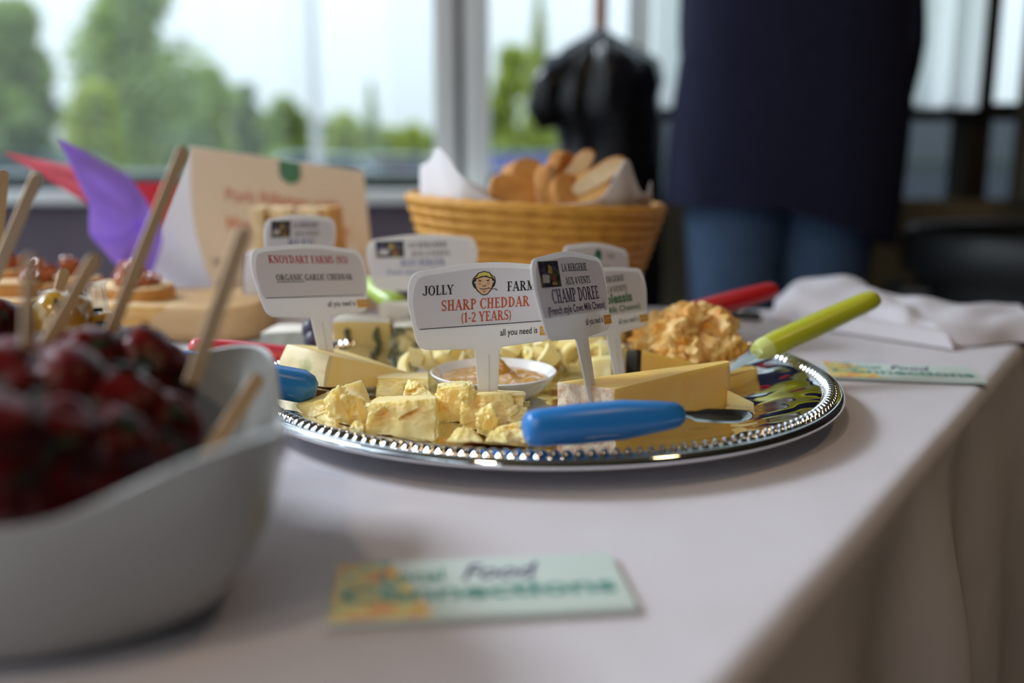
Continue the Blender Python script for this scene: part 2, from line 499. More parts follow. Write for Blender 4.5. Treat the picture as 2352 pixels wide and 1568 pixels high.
def add_grid(bm, fn, nu, nv, mi=0):
    V = [[bm.verts.new(fn(i / nu, j / nv)) for j in range(nv + 1)] for i in range(nu + 1)]
    for i in range(nu):
        for j in range(nv):
            bm.faces.new((V[i][j], V[i + 1][j], V[i + 1][j + 1], V[i][j + 1])).material_index = mi
    return V
def fbm(p, s, o=4):
    return noise.fractal(Vector(p) * s, 0.9, 2.0, o)
def add_blob(bm, c, r, seed=0, amp=0.15, sub=3, s=2.0, rot=None):
    q = bmesh.ops.create_icosphere(bm, subdivisions=sub, radius=1)
    r = Vector(r) if isinstance(r, (tuple, list)) else Vector((r, r, r))
    for v in q['verts']:
        d = 1 + amp * fbm(v.co + Vector((seed * 3.1, seed * 1.7, 0)), s, 3)
        p = Vector((v.co.x * r.x, v.co.y * r.y, v.co.z * r.z)) * d
        if rot is not None:
            p = rot @ p
        v.co = p + Vector(c)
def solidify(bm, th):
    bm.normal_update()
    bmesh.ops.solidify(bm, geom=bm.faces[:], thickness=th)

# rough hexahedron through eight corners (bottom NL NR FR FL, top NL NR FR FL)
def add_chunk(bm, bot, top, n=16, amp=0.0018, s=120, seed=0, round_=0.12, top_smooth=0.5, scoop=0.0, mi_fn=None):
    q = bmesh.ops.create_cube(bm, size=2.0)
    bmesh.ops.subdivide_edges(bm, edges=bm.edges[:], cuts=n, use_grid_fill=True)
    allv, faces = bm.verts[:], bm.faces[:]
    if mi_fn:
        for f in faces:
            f.material_index = mi_fn(f.calc_center_median())
    cen = sum((Vector(p) for p in list(bot) + list(top)), Vector()) / 8
    so = Vector((seed * 7.3, seed * 3.7, seed * 1.9))
    for v in allv:
        c = v.co.copy()
        m = max(abs(c.x), abs(c.y), abs(c.z))
        l = c.length
        k = 1 - round_ * (l / 1.732 - 0.577) / 0.423 * 0.5
        u, w_, t = [(x * k + 1) / 2 for x in c]
        b = (Vector(bot[0]) * (1 - u) + Vector(bot[1]) * u) * (1 - w_) + (Vector(bot[3]) * (1 - u) + Vector(bot[2]) * u) * w_
        a = (Vector(top[0]) * (1 - u) + Vector(top[1]) * u) * (1 - w_) + (Vector(top[3]) * (1 - u) + Vector(top[2]) * u) * w_
        p = b * (1 - t) + a * t
        d = (p - cen).normalized()
        f = amp * (top_smooth if c.z > 0.98 else 1.0)
        h = fbm(p + so, s, 5) + 0.6 * abs(fbm(p + so, s * 0.45, 3))
        cell = noise.voronoi((p + so) * s * 0.9)[1][0]
        cr = noise.cell(cell * 7.77 + Vector((3.3, 1.1, 0.7)))
        mk = min(1.0, max(0.12, 0.5 + 2.6 * noise.noise((p + so) * 42)))
        p = p + d * f * (0.45 * h + 1.15 * mk * (cr - 0.35)) if amp > 0.0015 else p + d * f * h
        if amp > 0.0015: p = p + d * 0.00045 * (0.4 + mk) * fbm(p + so, 600, 2)
        if scoop and c.z < 0.97:
            sc = max(0.0, noise.noise((p + so) * 50) - 0.05)
            p = p - d * scoop * min(sc * 3, 1.0)
        v.co = p

# ------------------------------------------------------------------ lettering
def ringpoly(cx, cy, rx, ry, tx, ty, a0, a1, n=14):
    out = []
    for i in range(n):
        a, b = math.radians(a0 + (a1 - a0) * i / n), math.radians(a0 + (a1 - a0) * (i + 1) / n)
        P = lambda t, k: (cx + (rx - tx * k) * math.cos(t), cy + (ry - ty * k) * math.sin(t))
        out.append([P(a, 0), P(b, 0), P(b, 1), P(a, 1)])
    return out
def seg(x0, y0, x1, y1, t):
    dx, dy = x1 - x0, y1 - y0
    l = math.hypot(dx, dy)
    nx, ny = -dy / l * t / 2, dx / l * t / 2
    return [[(x0 + nx, y0 + ny), (x0 - nx, y0 - ny), (x1 - nx, y1 - ny), (x1 + nx, y1 + ny)]]
TH, TN = 0.19, 0.085
def hb(x0, x1, y, t=TN):
    return [[(x0, y - t / 2), (x1, y - t / 2), (x1, y + t / 2), (x0, y + t / 2)]]
def stem(x, y0=0, y1=1, top=True, bot=True):
    r = [[(x - TH / 2, y0), (x + TH / 2, y0), (x + TH / 2, y1), (x - TH / 2, y1)]]
    if bot: r += hb(x - 0.19, x + 0.19, y0 + 0.035, 0.07)
    if top: r += hb(x - 0.19, x + 0.19, y1 - 0.035, 0.07)
    return r
def sf(x, y):
    return hb(x - 0.16, x + 0.16, y, 0.07)
G = {}
G['I'] = (0.42, stem(0.21))
G['L'] = (0.70, stem(0.23) + hb(0.2, 0.64, 0.045) + seg(0.61, 0.0, 0.64, 0.28, 0.07))
G['E'] = (0.74, stem(0.23) + hb(0.2, 0.64, 0.045) + hb(0.2, 0.62, 0.955) + hb(0.2, 0.5, 0.52) + seg(0.63, 0.0, 0.66, 0.26, 0.07) + seg(0.61, 1.0, 0.62, 0.76, 0.07) + seg(0.5, 0.4, 0.5, 0.64, 0.06))
G['F'] = (0.68, stem(0.23) + hb(0.2, 0.6, 0.955) + hb(0.2, 0.5, 0.5) + seg(0.6, 1.0, 0.62, 0.74, 0.07) + seg(0.5, 0.38, 0.5, 0.62, 0.06))
G['H'] = (0.90, stem(0.23) + stem(0.67) + hb(0.2, 0.7, 0.52))
G['T'] = (0.76, stem(0.38, top=False) + hb(0.05, 0.71, 0.955) + seg(0.07, 1.0, 0.05, 0.72, 0.07) + seg(0.69, 1.0, 0.71, 0.72, 0.07))
G['N'] = (0.90, seg(0.2, 0, 0.2, 1, TN) + seg(0.2, 0.97, 0.72, 0.03, TH) + seg(0.72, 0, 0.72, 1, TN) + sf(0.2, 0.035) + sf(0.16, 0.965) + sf(0.72, 0.965))
G['M'] = (1.08, seg(0.18, 0, 0.2, 1, TN) + seg(0.2, 1, 0.52, 0.05, TH) + seg(0.52, 0.05, 0.84, 1, TN) + stem(0.87) + sf(0.18, 0.035) + sf(0.16, 0.965))
G['A'] = (0.86, seg(0.13, 0, 0.43, 1, TN) + seg(0.43, 1, 0.73, 0, TH) + hb(0.22, 0.62, 0.32) + sf(0.13, 0.035) + sf(0.73, 0.035))
G['V'] = (0.84, seg(0.12, 1, 0.42, 0, TH) + seg(0.42, 0, 0.72, 1, TN) + sf(0.13, 0.965) + sf(0.71, 0.965))
G['Y'] = (0.82, stem(0.41, 0, 0.45, top=False) + seg(0.12, 1, 0.41, 0.42, TH) + seg(0.41, 0.42, 0.7, 1, TN) + sf(0.13, 0.965) + sf(0.69, 0.965))
G['X'] = (0.84, seg(0.13, 1, 0.71, 0, TH) + seg(0.13, 0, 0.71, 1, TN) + sf(0.14, 0.965) + sf(0.7, 0.965) + sf(0.14, 0.035) + sf(0.7, 0.035))
G['K'] = (0.88, stem(0.23) + seg(0.3, 0.45, 0.66, 1, TN) + seg(0.38, 0.55, 0.72, 0, TH) + sf(0.66, 0.965) + sf(0.72, 0.035))
G['J'] = (0.58, stem(0.38, 0.2, 1, bot=False) + ringpoly(0.2, 0.22, 0.275, 0.22, 0.16, 0.09, 180, 360))
G['U'] = (0.88, stem(0.23, 0.3, 1, bot=False) + seg(0.7, 0.3, 0.7, 1, TN) + sf(0.7, 0.965) + ringpoly(0.44, 0.32, 0.305, 0.33, 0.14, 0.1, 180, 360))
G['O'] = (0.92, ringpoly(0.46, 0.5, 0.42, 0.52, 0.2, 0.08, 0, 360, 24))
G['C'] = (0.82, ringpoly(0.46, 0.5, 0.42, 0.52, 0.2, 0.08, 48, 318, 20) + seg(0.75, 0.68, 0.76, 1.0, 0.07))
G['G'] = (0.92, ringpoly(0.46, 0.5, 0.42, 0.52, 0.2, 0.08, 48, 320, 20) + seg(0.75, 0.68, 0.76, 1.0, 0.07) + stem(0.74, 0.05, 0.45, bot=False))
G['D'] = (0.90, stem(0.23) + ringpoly(0.3, 0.5, 0.52, 0.5, 0.2, 0.085, -90, 90))
G['P'] = (0.76, stem(0.23) + ringpoly(0.34, 0.73, 0.36, 0.27, 0.17, 0.08, -90, 90) + hb(0.2, 0.36, 0.955) + hb(0.2, 0.36, 0.5))
G['R'] = (0.90, stem(0.23) + ringpoly(0.34, 0.74, 0.35, 0.26, 0.17, 0.08, -90, 90) + hb(0.2, 0.36, 0.955) + hb(0.2, 0.4, 0.52) + seg(0.42, 0.5, 0.74, 0.0, TH) + sf(0.76, 0.035))
G['B'] = (0.80, stem(0.23) + ringpoly(0.34, 0.75, 0.32, 0.25, 0.16, 0.08, -90, 90) + ringpoly(0.36, 0.27, 0.37, 0.27, 0.18, 0.08, -90, 90) + hb(0.2, 0.38, 0.955) + hb(0.2, 0.4, 0.52) + hb(0.2, 0.4, 0.045))
G['S'] = (0.66, ringpoly(0.33, 0.745, 0.27, 0.27, 0.15, 0.1, 40, 270) + ringpoly(0.33, 0.255, 0.28, 0.27, 0.15, 0.1, -140, 90) + seg(0.56, 0.72, 0.57, 1.0, 0.06) + seg(0.08, 0.0, 0.09, 0.28, 0.06) + seg(0.2, 0.58, 0.46, 0.42, 0.16))
G['1'] = (0.56, stem(0.3, top=False) + seg(0.1, 0.82, 0.3, 0.97, 0.1))
G['2'] = (0.62, ringpoly(0.3, 0.74, 0.26, 0.27, 0.16, 0.09, -40, 170) + seg(0.46, 0.58, 0.1, 0.08, 0.13) + hb(0.06, 0.58, 0.07, 0.14))
G['4'] = (0.62, stem(0.44, top=False) + hb(0.04, 0.6, 0.3, 0.1) + seg(0.08, 0.3, 0.42, 0.98, TN))
G['-'] = (0.42, hb(0.06, 0.36, 0.38, 0.13))
G['('] = (0.40, ringpoly(0.5, 0.42, 0.38, 0.66, 0.13, 0.06, 120, 240))
G[')'] = (0.40, ringpoly(-0.1, 0.42, 0.38, 0.66, 0.13, 0.06, -60, 60))
G[' '] = (0.36, [])
def serif_text(bm, s, x0, x1, y, h, dep, mi=0):
    wsum = sum(G[c][0] for c in s)
    k = (x1 - x0) / wsum
    x = x0
    for c in s:
        wd, polys = G[c]
        for p in polys:
            vs = [bm.verts.new((x + a * k, dep, y + b * h)) for a, b in p]
            bm.faces.new(vs).material_index = mi
        x += wd * k
def plain_text(bm, s, x0, x1, y, h, dep, mi=0, bold=0.0, shear=0.0):      # built-in font, fitted between x0 and x1
    cu = bpy.data.curves.new('lettering_curve', 'FONT')
    cu.body = s
    cu.size = 1.0
    cu.offset = bold
    cu.shear = shear
    cu.resolution_u = 3
    ob = bpy.data.objects.new('lettering_curve', cu)
    C.objects.link(ob)
    bpy.context.view_layer.update()
    dg = bpy.context.evaluated_depsgraph_get()
    me = bpy.data.meshes.new_from_object(ob.evaluated_get(dg))
    xs = [v.co.x for v in me.vertices]
    a, b = min(xs), max(xs)
    k = (x1 - x0) / (b - a)
    vs = [bm.verts.new((x0 + (v.co.x - a) * k, dep, y + v.co.y * h / 0.69)) for v in me.vertices]
    for p in me.polygons:
        try:
            bm.faces.new([vs[i] for i in p.vertices]).material_index = mi
        except ValueError:
            pass
    bpy.data.objects.remove(ob)
    bpy.data.curves.remove(cu)
    bpy.data.meshes.remove(me)
def flat(bm, pts, dep, mi=0):
    bm.faces.new([bm.verts.new((x, dep, z)) for x, z in pts]).material_index = mi
def ell(cx, cy, rx, ry, n=20, a0=0, a1=360):
    return [(cx + rx * math.cos(math.radians(a0 + (a1 - a0) * i / n)), cy + ry * math.sin(math.radians(a0 + (a1 - a0) * i / n))) for i in range(n)]

# ================================================================== ROOM
YB, XL, XR, YF, ZC = 2.42, -1.75, 3.6, -3.0, 2.95
bm = nb(); add_box(bm, XL - 0.2, XR + 0.2, YF - 0.2, YB + 0.2, -0.1, 0); struct('floor', bm, M['floor'])
bm = nb(); add_box(bm, XL - 0.2, XR + 0.2, YF - 0.2, YB + 0.2, ZC, ZC + 0.1); struct('ceiling', bm, M['ceil'])
bm = nb(); add_box(bm, XR, XR + 0.15, YF, YB, 0, ZC); struct('wall_right', bm, M['wall_warm'])
FX0, FX1, FZ0, FZ1 = -1.68, -0.98, 0.4, 2.88          # unseen window added in the front wall to brighten camera-facing sides
bm = nb()
add_box(bm, XL - 0.15, FX0, YF - 0.15, YF, 0, ZC)
add_box(bm, FX1, XR + 0.15, YF - 0.15, YF, 0, ZC)
add_box(bm, FX0, FX1, YF - 0.15, YF, 0, FZ0)
add_box(bm, FX0, FX1, YF - 0.15, YF, FZ1, ZC)
struct('wall_front', bm, M['wall_warm'])
SILL = 0.822
# back wall: below the windows, above them, and the solid end on the right
bm = nb()
add_box(bm, XL - 0.15, 0.30, YB, YB + 0.15, 0, SILL)
add_box(bm, XL - 0.15, XR + 0.15, YB, YB + 0.15, 2.68, ZC)
add_box(bm, XL - 0.15, -1.66, YB, YB + 0.15, SILL, 2.68)
add_box(bm, 2.25, XR + 0.15, YB, YB + 0.15, 0, 2.68)
struct('wall_back', bm, M['wall'])
bm = nb(); add_box(bm, 0.30, 2.25, YB, YB + 0.15, 0, 0.80); struct('wall_back', bm, M['wall_dark'])
# left wall with its window
LY0, LY1, LZ0, LZ1 = -2.8, 2.2, 0.40, 2.88
bm = nb()
add_box(bm, XL - 0.15, XL, YF, LY0, 0, ZC)
add_box(bm, XL - 0.15, XL, LY1, YB, 0, ZC)
add_box(bm, XL - 0.15, XL, LY0, LY1, 0, LZ0)
add_box(bm, XL - 0.15, XL, LY0, LY1, LZ1, ZC)
struct('wall_left', bm, M['wall'])
def window_frame(name, x0, x1, z0, z1, wl=0.05, wr=0.05, wb=0.040, wt=0.07, mat='frame'):
    o = bpy.data.objects.new(name, None); C.objects.link(o); o['kind'] = 'structure'; WM[o] = Matrix()
    for a, b, c, d, nm in ((x0, x0 + wl, z0, z1, 'jamb'), (x1 - wr, x1, z0, z1, 'jamb'), (x0 + wl, x1 - wr, z0, z0 + wb, 'bottom_rail'), (x0 + wl, x1 - wr, z1 - wt, z1, 'top_rail')):
        bm = nb(); add_box(bm, a, b, YB + 0.01, YB + 0.10, c, d, 0.004); part(nm, bm, M['groove'] if nm == 'bottom_rail' else M[mat], o)
    bm = nb(); add_box(bm, x0 + wl, x1 - wr, YB + 0.05, YB + 0.056, z0 + wb, z1 - wt); part('pane', bm, M['glass'], o, smooth=False)
    return o
w1 = window_frame('window_1', -1.66, -0.137, SILL, 2.68, 0.05, 0.055)
bm = nb(); add_box(bm, -0.137, -0.118, YB + 0.03, YB + 0.09, SILL, 2.68); part('seal', bm, M['groove'], w1)
w2 = window_frame('window_2', -0.118, 0.30, SILL, 2.68, 0.062, 0.02)
# inside ledge of the windows, with the grey metal outside sill behind the glass
bm = nb(); add_box(bm, XL, 0.30, YB - 0.05, YB + 0.01, SILL - 0.028, SILL + 0.002, 0.004); struct('trim_1', bm, M['frame'])
bm = nb(); add_box(bm, -1.61, 0.28, YB + 0.10, YB + 0.34, SILL + 0.02, SILL + 0.045); struct('trim_2', bm, M['outsill'])
# window bay with blinds behind the person: upper glass, black rail, tinted lower glass
w3 = bpy.data.objects.new('window_3', None); C.objects.link(w3); w3['kind'] = 'structure'; WM[w3] = Matrix()
for x0, x1 in ((0.30, 0.335), (1.120, 1.180), (2.20, 2.25)):
    bm = nb(); add_box(bm, x0, x1, YB + 0.0, YB + 0.10, 0.80, 2.68, 0.004); part('post', bm, M['frame'] if x0 < 0.31 else M['post'], w3)
bm = nb(); add_box(bm, 0.335, 2.20, YB - 0.02, YB + 0.08, 0.995, 1.035, 0.004); part('cross_rail', bm, M['black'], w3)
bm = nb(); add_box(bm, 0.335, 2.20, YB + 0.0, YB + 0.10, 2.62, 2.68); part('top_rail', bm, M['post'], w3)
for x0, x1 in ((0.335, 1.120), (1.180, 2.20)):
    bm = nb(); add_box(bm, x0, x1, YB + 0.05, YB + 0.056, 1.035, 2.62); part('pane', bm, M['glass'], w3, smooth=False)
    bm = nb(); add_box(bm, x0, x1, YB + 0.05, YB + 0.056, 0.80, 0.995); part('lower_pane', bm, M['tint'], w3, smooth=False)
# vertical blind slats
bl = thing('vertical_blind', 'white vertical blind hanging in the window behind the dark-jacketed person', 'blind', Vector((0.75, YB - 0.04, 2.6)))
bm = nb(); add_box(bm, 0.335, 1.12, YB - 0.06, YB - 0.02, 2.58, 2.62); part('head_rail', bm, M['frame'], bl)
bm = nb(); add_box(bm, -0.044, 0.044, -0.001, 0.001, -1.56, 0.0); sl = finish('slat', bm, M['blind'], False)
for i in range(10):
    part_mesh('slat', sl, bl, Matrix.Translation((-0.372 + i * 0.0785, 0, -0.02)) @ Matrix.Rotation(0.30, 4, 'Z'))
dr = thing('grey_curtain', 'grey curtain hanging beside the dark brown window post', 'curtain', Vector((1.72, YB - 0.06, 1.04)))
bm = nb()
add_grid(bm, lambda u, v: Vector((1.205 + 0.97 * u, YB - 0.07 + 0.02 * math.sin(u * 62) + 0.008 * math.sin(u * 23 + 1), 0.80 + 1.79 * v)), 120, 4)
solidify(bm, 0.002)
part('fabric', bm, M['drape'], dr)
bm = nb(); add_tube(bm, [(1.19, YB - 0.07, 2.6), (2.2, YB - 0.07, 2.6)], 0.012); part('curtain_rod', bm, M['black'], dr)
# left window
w4 = bpy.data.objects.new('window_4', None); C.objects.link(w4); w4['kind'] = 'structure'; WM[w4] = Matrix()
for y0, y1, z0, z1, nm in ((LY0, LY0 + 0.05, LZ0, LZ1, 'jamb'), (LY1 - 0.05, LY1, LZ0, LZ1, 'jamb'), (0.53, 0.58, LZ0 + 0.06, LZ1 - 0.06, 'mullion'), (-1.05, -1.0, LZ0 + 0.06, LZ1 - 0.06, 'mullion'), (LY0 + 0.05, LY1 - 0.05, LZ0, LZ0 + 0.06, 'bottom_rail'), (LY0 + 0.05, LY1 - 0.05, LZ1 - 0.06, LZ1, 'top_rail')):
    bm = nb(); add_box(bm, XL - 0.10, XL - 0.01, y0, y1, z0, z1, 0.004); part(nm, bm, M['frame'], w4)
for y0, y1 in ((LY0 + 0.05, -1.05), (-1.0, 0.53), (0.58, LY1 - 0.05)):
    bm = nb(); add_box(bm, XL - 0.06, XL - 0.054, y0, y1, LZ0 + 0.06, LZ1 - 0.06); part('pane', bm, M['glass'], w4, smooth=False)
w5 = bpy.data.objects.new('added_fill_window', None); C.objects.link(w5); w5['kind'] = 'structure'; WM[w5] = Matrix()
for x0, x1, z0, z1, nm in ((FX0, FX0 + 0.05, FZ0, FZ1, 'jamb'), (FX1 - 0.05, FX1, FZ0, FZ1, 'jamb'), (FX0 + 0.05, FX1 - 0.05, FZ0, FZ0 + 0.06, 'bottom_rail'), (FX0 + 0.05, FX1 - 0.05, FZ1 - 0.06, FZ1, 'top_rail')):
    bm = nb(); add_box(bm, x0, x1, YF - 0.10, YF - 0.01, z0, z1, 0.004); part(nm, bm, M['frame'], w5)
bm = nb(); add_box(bm, FX0 + 0.05, FX1 - 0.05, YF - 0.06, YF - 0.054, FZ0 + 0.06, FZ1 - 0.06); part('pane', bm, M['glass'], w5, smooth=False)
# ceiling lamps (warm)
lamp0 = None
for i, (x, y) in enumerate(((-0.75, -0.9), (-1.1, -2.2), (1.15, 0.35))):
    lb = ('warm round ceiling lamp behind the fruit bowl side of the table', 'warm round ceiling lamp farthest behind the photographer', 'warm round ceiling lamp on the door side of the table')[i]
    m4 = Matrix.Translation((x, y, ZC - 0.05))
    if lamp0 is None:
        lamp0 = thing('ceiling_lamp', lb, 'lamp', m4, 'round ceiling lamps')
        bm = nb(); add_lathe(bm, [(0.0, 0.05), (0.17, 0.05), (0.17, 0.0), (0.15, -0.01)], 32); part('housing', bm, M['frame'], lamp0, world=False)
        bm = nb(); add_lathe(bm, [(0.0, -0.012), (0.15, -0.01)], 32); part('diffuser', bm, M['lamp'], lamp0, world=False)
    else:
        copy_thing(lamp0, m4, lb)
    light('lamp_glow', 'AREA', (x, y, ZC - 0.09), (0, 0, -1), (10.5, 10.5, 3.6)[i], ((1.0, 0.76, 0.52), (1.0, 0.76, 0.52), (1.0, 0.64, 0.32))[i], shape='DISK', size=0.3)

# ================================================================== OUTSIDE
GZ = -0.5                                   # outside ground level
bm = nb(); add_box(bm, -150, 150, YB + 0.6, 300, GZ - 0.1, GZ); struct('ground_outside', bm, M['grass'])
bm = nb(); add_box(bm, -80, 80, 9, 130, GZ, GZ + 0.02); struct('road_outside', bm, M['asphalt'])
def add_leaves(bm, rng, c, r, n, size):
    c = Vector(c)
    for _ in range(n):
        while True:
            p = Vector((rng.uniform(-1, 1), rng.uniform(-1, 1), rng.uniform(-1, 1)))
            if 0.25 < p.length < 1: break
        q = c + Vector((p.x * r[0], p.y * r[1], p.z * r[2]))
        a = Vector((rng.uniform(-1, 1), rng.uniform(-1, 1), rng.uniform(-0.6, 0.6))).normalized()
        b = a.cross(Vector((rng.uniform(-1, 1), rng.uniform(-1, 1), rng.uniform(-1, 1)))).normalized()
        s = size * rng.uniform(0.6, 1.3)
        bm.faces.new([bm.verts.new(q + a * s * 0.5 * e + b * s * 0.32 * f) for e, f in ((-1, -0.3), (-0.1, -1), (1, 0.0), (0.1, 1))])
def tree(px, D, ptop, halfw, clumps, leaf, label, name='tree', n=1500, size=0.16, seed=0, conifer=False):
    rng = random.Random(seed * 77 + 5)
    x = (px - 1176) / FPX * D
    ztop = T + CH + (360 - ptop) / FPX * D
    hw = halfw / FPX * D
    H = ztop - GZ
    t = thing(name, label, 'tree', Vector((x, D, GZ)), 'trees outside the windows')
    bm = nb()
    add_tube(bm, [(x, D, GZ), (x + 0.05 * H * rng.uniform(-1, 1), D, GZ + H * 0.45), (x, D, GZ + H * 0.85)], [0.03 * H + 0.03, 0.02 * H + 0.02, 0.02], 8)
    for k in range(5):
        a = rng.uniform(0, 2 * PI)
        z0 = GZ + H * rng.uniform(0.3, 0.6)
        add_tube(bm, [(x, D, z0), (x + math.cos(a) * hw * 0.6, D + math.sin(a) * hw * 0.6, z0 + H * 0.2)], [0.012 * H, 0.01], 6)
    part('trunk', bm, M['bark'], t)
    bm = nb()
    if conifer:
        for k in range(16):
            f = k / 15
            add_leaves(bm, rng, (x, D, GZ + H * (0.12 + 0.86 * f)), (hw * (1.02 - f), hw * (1.02 - f), H * 0.05), int(n * (1.15 - f) / 6), size * 1.2)
    else:
        for k in range(clumps):
            f = k / max(1, clumps - 1)
            a = rng.uniform(0, 2 * PI)
            rr = hw * (0.75 - 0.5 * f) * rng.uniform(0.3, 1)
            r = hw * (0.62 - 0.22 * f)
            zc = GZ + H * 0.2 + (H * 0.8 - r) * f
            add_leaves(bm, rng, (x + math.cos(a) * rr, D + math.sin(a) * rr, zc), (r, r, min(r, H * 0.22)), int(n * 1.9) // clumps, size * 1.35)
    part('crown', bm, M[leaf], t, smooth=False, kind='stuff')
    return t
tree(55, 15.6, 10, 140, 9, 'leaf_b', 'mid-green leafy tree at the left end of the wide window', n=2600, seed=1)
tree(350, 22.5, -70, 185, 12, 'leaf_b', 'tallest bushy green tree in the wide window', n=3600, seed=2)
tree(215, 18.6, 195, 130, 7, 'leaf_a', 'bright yellow-green shrub below the gap between the two tall trees', 'shrub', n=1800, seed=3)
tree(500, 27, 150, 95, 6, 'leaf_b', 'thin loose tree beside the tallest tree, pole side', n=900, size=0.2, seed=4)
tree(585, 31, 200, 45, 6, 'leaf_c', 'dark narrow tree standing between the tallest tree and the pale pole', n=1100, size=0.2, seed=5)
tree(675, 30, 225, 80, 6, 'leaf_b', 'rounded low tree directly behind the pale pole', n=1400, size=0.22, seed=6)
tree(790, 33, 258, 75, 6, 'leaf_a', 'low light green tree just right of the pale pole', n=1300, size=0.24, seed=7)
tree(862, 31, 200, 32, 5, 'leaf_b', 'slim pointed conifer rising above the low trees', 'conifer', n=900, size=0.2, seed=8, conifer=True)
tree(945, 36, 285, 80, 6, 'leaf_a', 'lowest pale tree beside the white mullion', n=1300, size=0.26, seed=9)
tree(430, 16.5, 290, 130, 6, 'leaf_c', 'dark green shrub in front of the tallest tree', 'shrub', n=1800, seed=10)
tree(110, 13.2, 270, 120, 5, 'leaf_c', 'dark shrub behind the red napkin at the left', 'shrub', n=1500, seed=11)
tree(1165, 17, 120, 75, 7, 'leaf_a', 'bright green tree in the narrow window beside the black jacket', n=2400, seed=12)
tree(1235, 22, 10, 62, 8, 'leaf_a', 'tall spire-shaped tree in the narrow window behind the black jacket', 'conifer', n=2400, seed=13, conifer=True)
tree(1330, 29, 110, 90, 7, 'leaf_b', 'green tree half hidden by the black jacket', n=1800, seed=14)
# far row of trees, one by one
FAR = [(-10, 230, 'far tree at the left edge of the wide window'), (60, 215, 'far tree behind the left-end leafy tree'), (140, 205, 'far tree in the gap between the two tall trees'), (430, 215, 'far tree behind the thin loose tree'), (505, 232, 'second far tree right of the tallest tree'),
       (570, 250, 'far tree behind the dark narrow tree'), (640, 262, 'far tree left of the pale pole'), (705, 268, 'far tree just behind the pale pole'), (770, 276, 'far tree right of the pale pole'), (835, 286, 'far tree behind the slim conifer'), (900, 292, 'far tree right of the slim conifer'),
       (965, 300, 'far tree against the white mullion'), (1030, 296, 'far tree hidden behind the white mullion'), (1100, 250, 'far tree at the left of the narrow window'), (1170, 230, 'far tree in the middle of the narrow window'), (1250, 220, 'far tree at the jacket edge in the narrow window')]
for i, (px, pt, lb) in enumerate(FAR):
    tree(px, (40, 49, 58)[i % 3], pt, 62, 5, ('leaf_b', 'leaf_a', 'leaf_c')[i % 3], lb, n=900, size=0.36, seed=40 + i)
# lamp pole
px_, D_ = 738, 15.0
x_ = (px_ - 1176) / FPX * D_
t = thing('lamp_pole', 'thin pale grey pole standing among the trees outside the wide window', 'pole', Vector((x_, D_, GZ)))
bm = nb(); add_tube(bm, [(x_, D_, GZ), (x_ - 0.02, D_, 3.0), (x_ - 0.05, D_, 6.2)], [0.085, 0.07, 0.05], 14); part('shaft', bm, M['pole'], t)
bm = nb(); add_box(bm, x_ - 0.18, x_ + 0.18, D_ - 0.18, D_ + 0.18, GZ, GZ + 0.12, 0.02); part('base', bm, M['pole'], t)
bm = nb(); add_box(bm, x_ - 0.6, x_ + 0.1, D_ - 0.1, D_ + 0.1, 6.15, 6.28, 0.03); part('lamp_head', bm, M['pole'], t)
# parked cars
def car(px, D, mk, label, ang):
    x = (px - 1176) / FPX * D
    m4 = Matrix.Translation((x, D, GZ + 0.02)) @ Matrix.Rotation(ang, 4, 'Z')
    t = thing('parked_car', label, 'car', m4, 'parked cars')
    bm = nb()
    prof = [(-2.1, 0.30), (2.1, 0.30), (2.12, 0.62), (2.0, 0.86), (1.15, 0.96), (0.55, 1.42), (-0.95, 1.45), (-1.75, 1.0), (-2.1, 0.92)]
    add_prism(bm, prof, -0.85, 0.85)
    bmesh.ops.bevel(bm, geom=bm.edges[:], offset=0.06, segments=2, affect='EDGES')
    part('body', bm, M[mk], t, world=False)
    for s in (-1, 1):
        bm = nb(); add_prism(bm, [(-1.5, 1.0), (1.0, 1.0), (0.5, 1.36), (-0.92, 1.38)], s * 0.84, s * 0.87); part('side_window', bm, M['carglass'], t, world=False)
        for xx in (-1.3, 1.35):
            bm = nb()
            add_lathe(bm, [(0.0, -0.1), (0.2, -0.1), (0.32, -0.08), (0.32, 0.08), (0.2, 0.1), (0.0, 0.1)], 24)
            bm.transform(Matrix.Translation((xx, s * 0.8, 0.32)) @ Matrix.Rotation(PI / 2, 4, 'X'))
            part('wheel', bm, M['tyre'], t, world=False)
    return t
car(60, 10.5, 'car_teal', 'dark green car parked outside behind the red napkin', 0.1)
car(940, 26, 'car_pale', 'pale car parked outside beside the white mullion', 0.05)
car(765, 21, 'car_silver', 'silver car parked outside at the foot of the pale pole', 0.2)
car(1235, 14.2, 'car_navy', 'navy blue car parked outside the narrow window', PI / 2)

# ================================================================== TABLE AND CLOTH
TV = [Vector((-0.55, -0.62)), Vector((0.615, 1.06)), Vector((0.10, 1.085)), Vector((-1.02, 1.30)), Vector((-1.25, 0.25))]
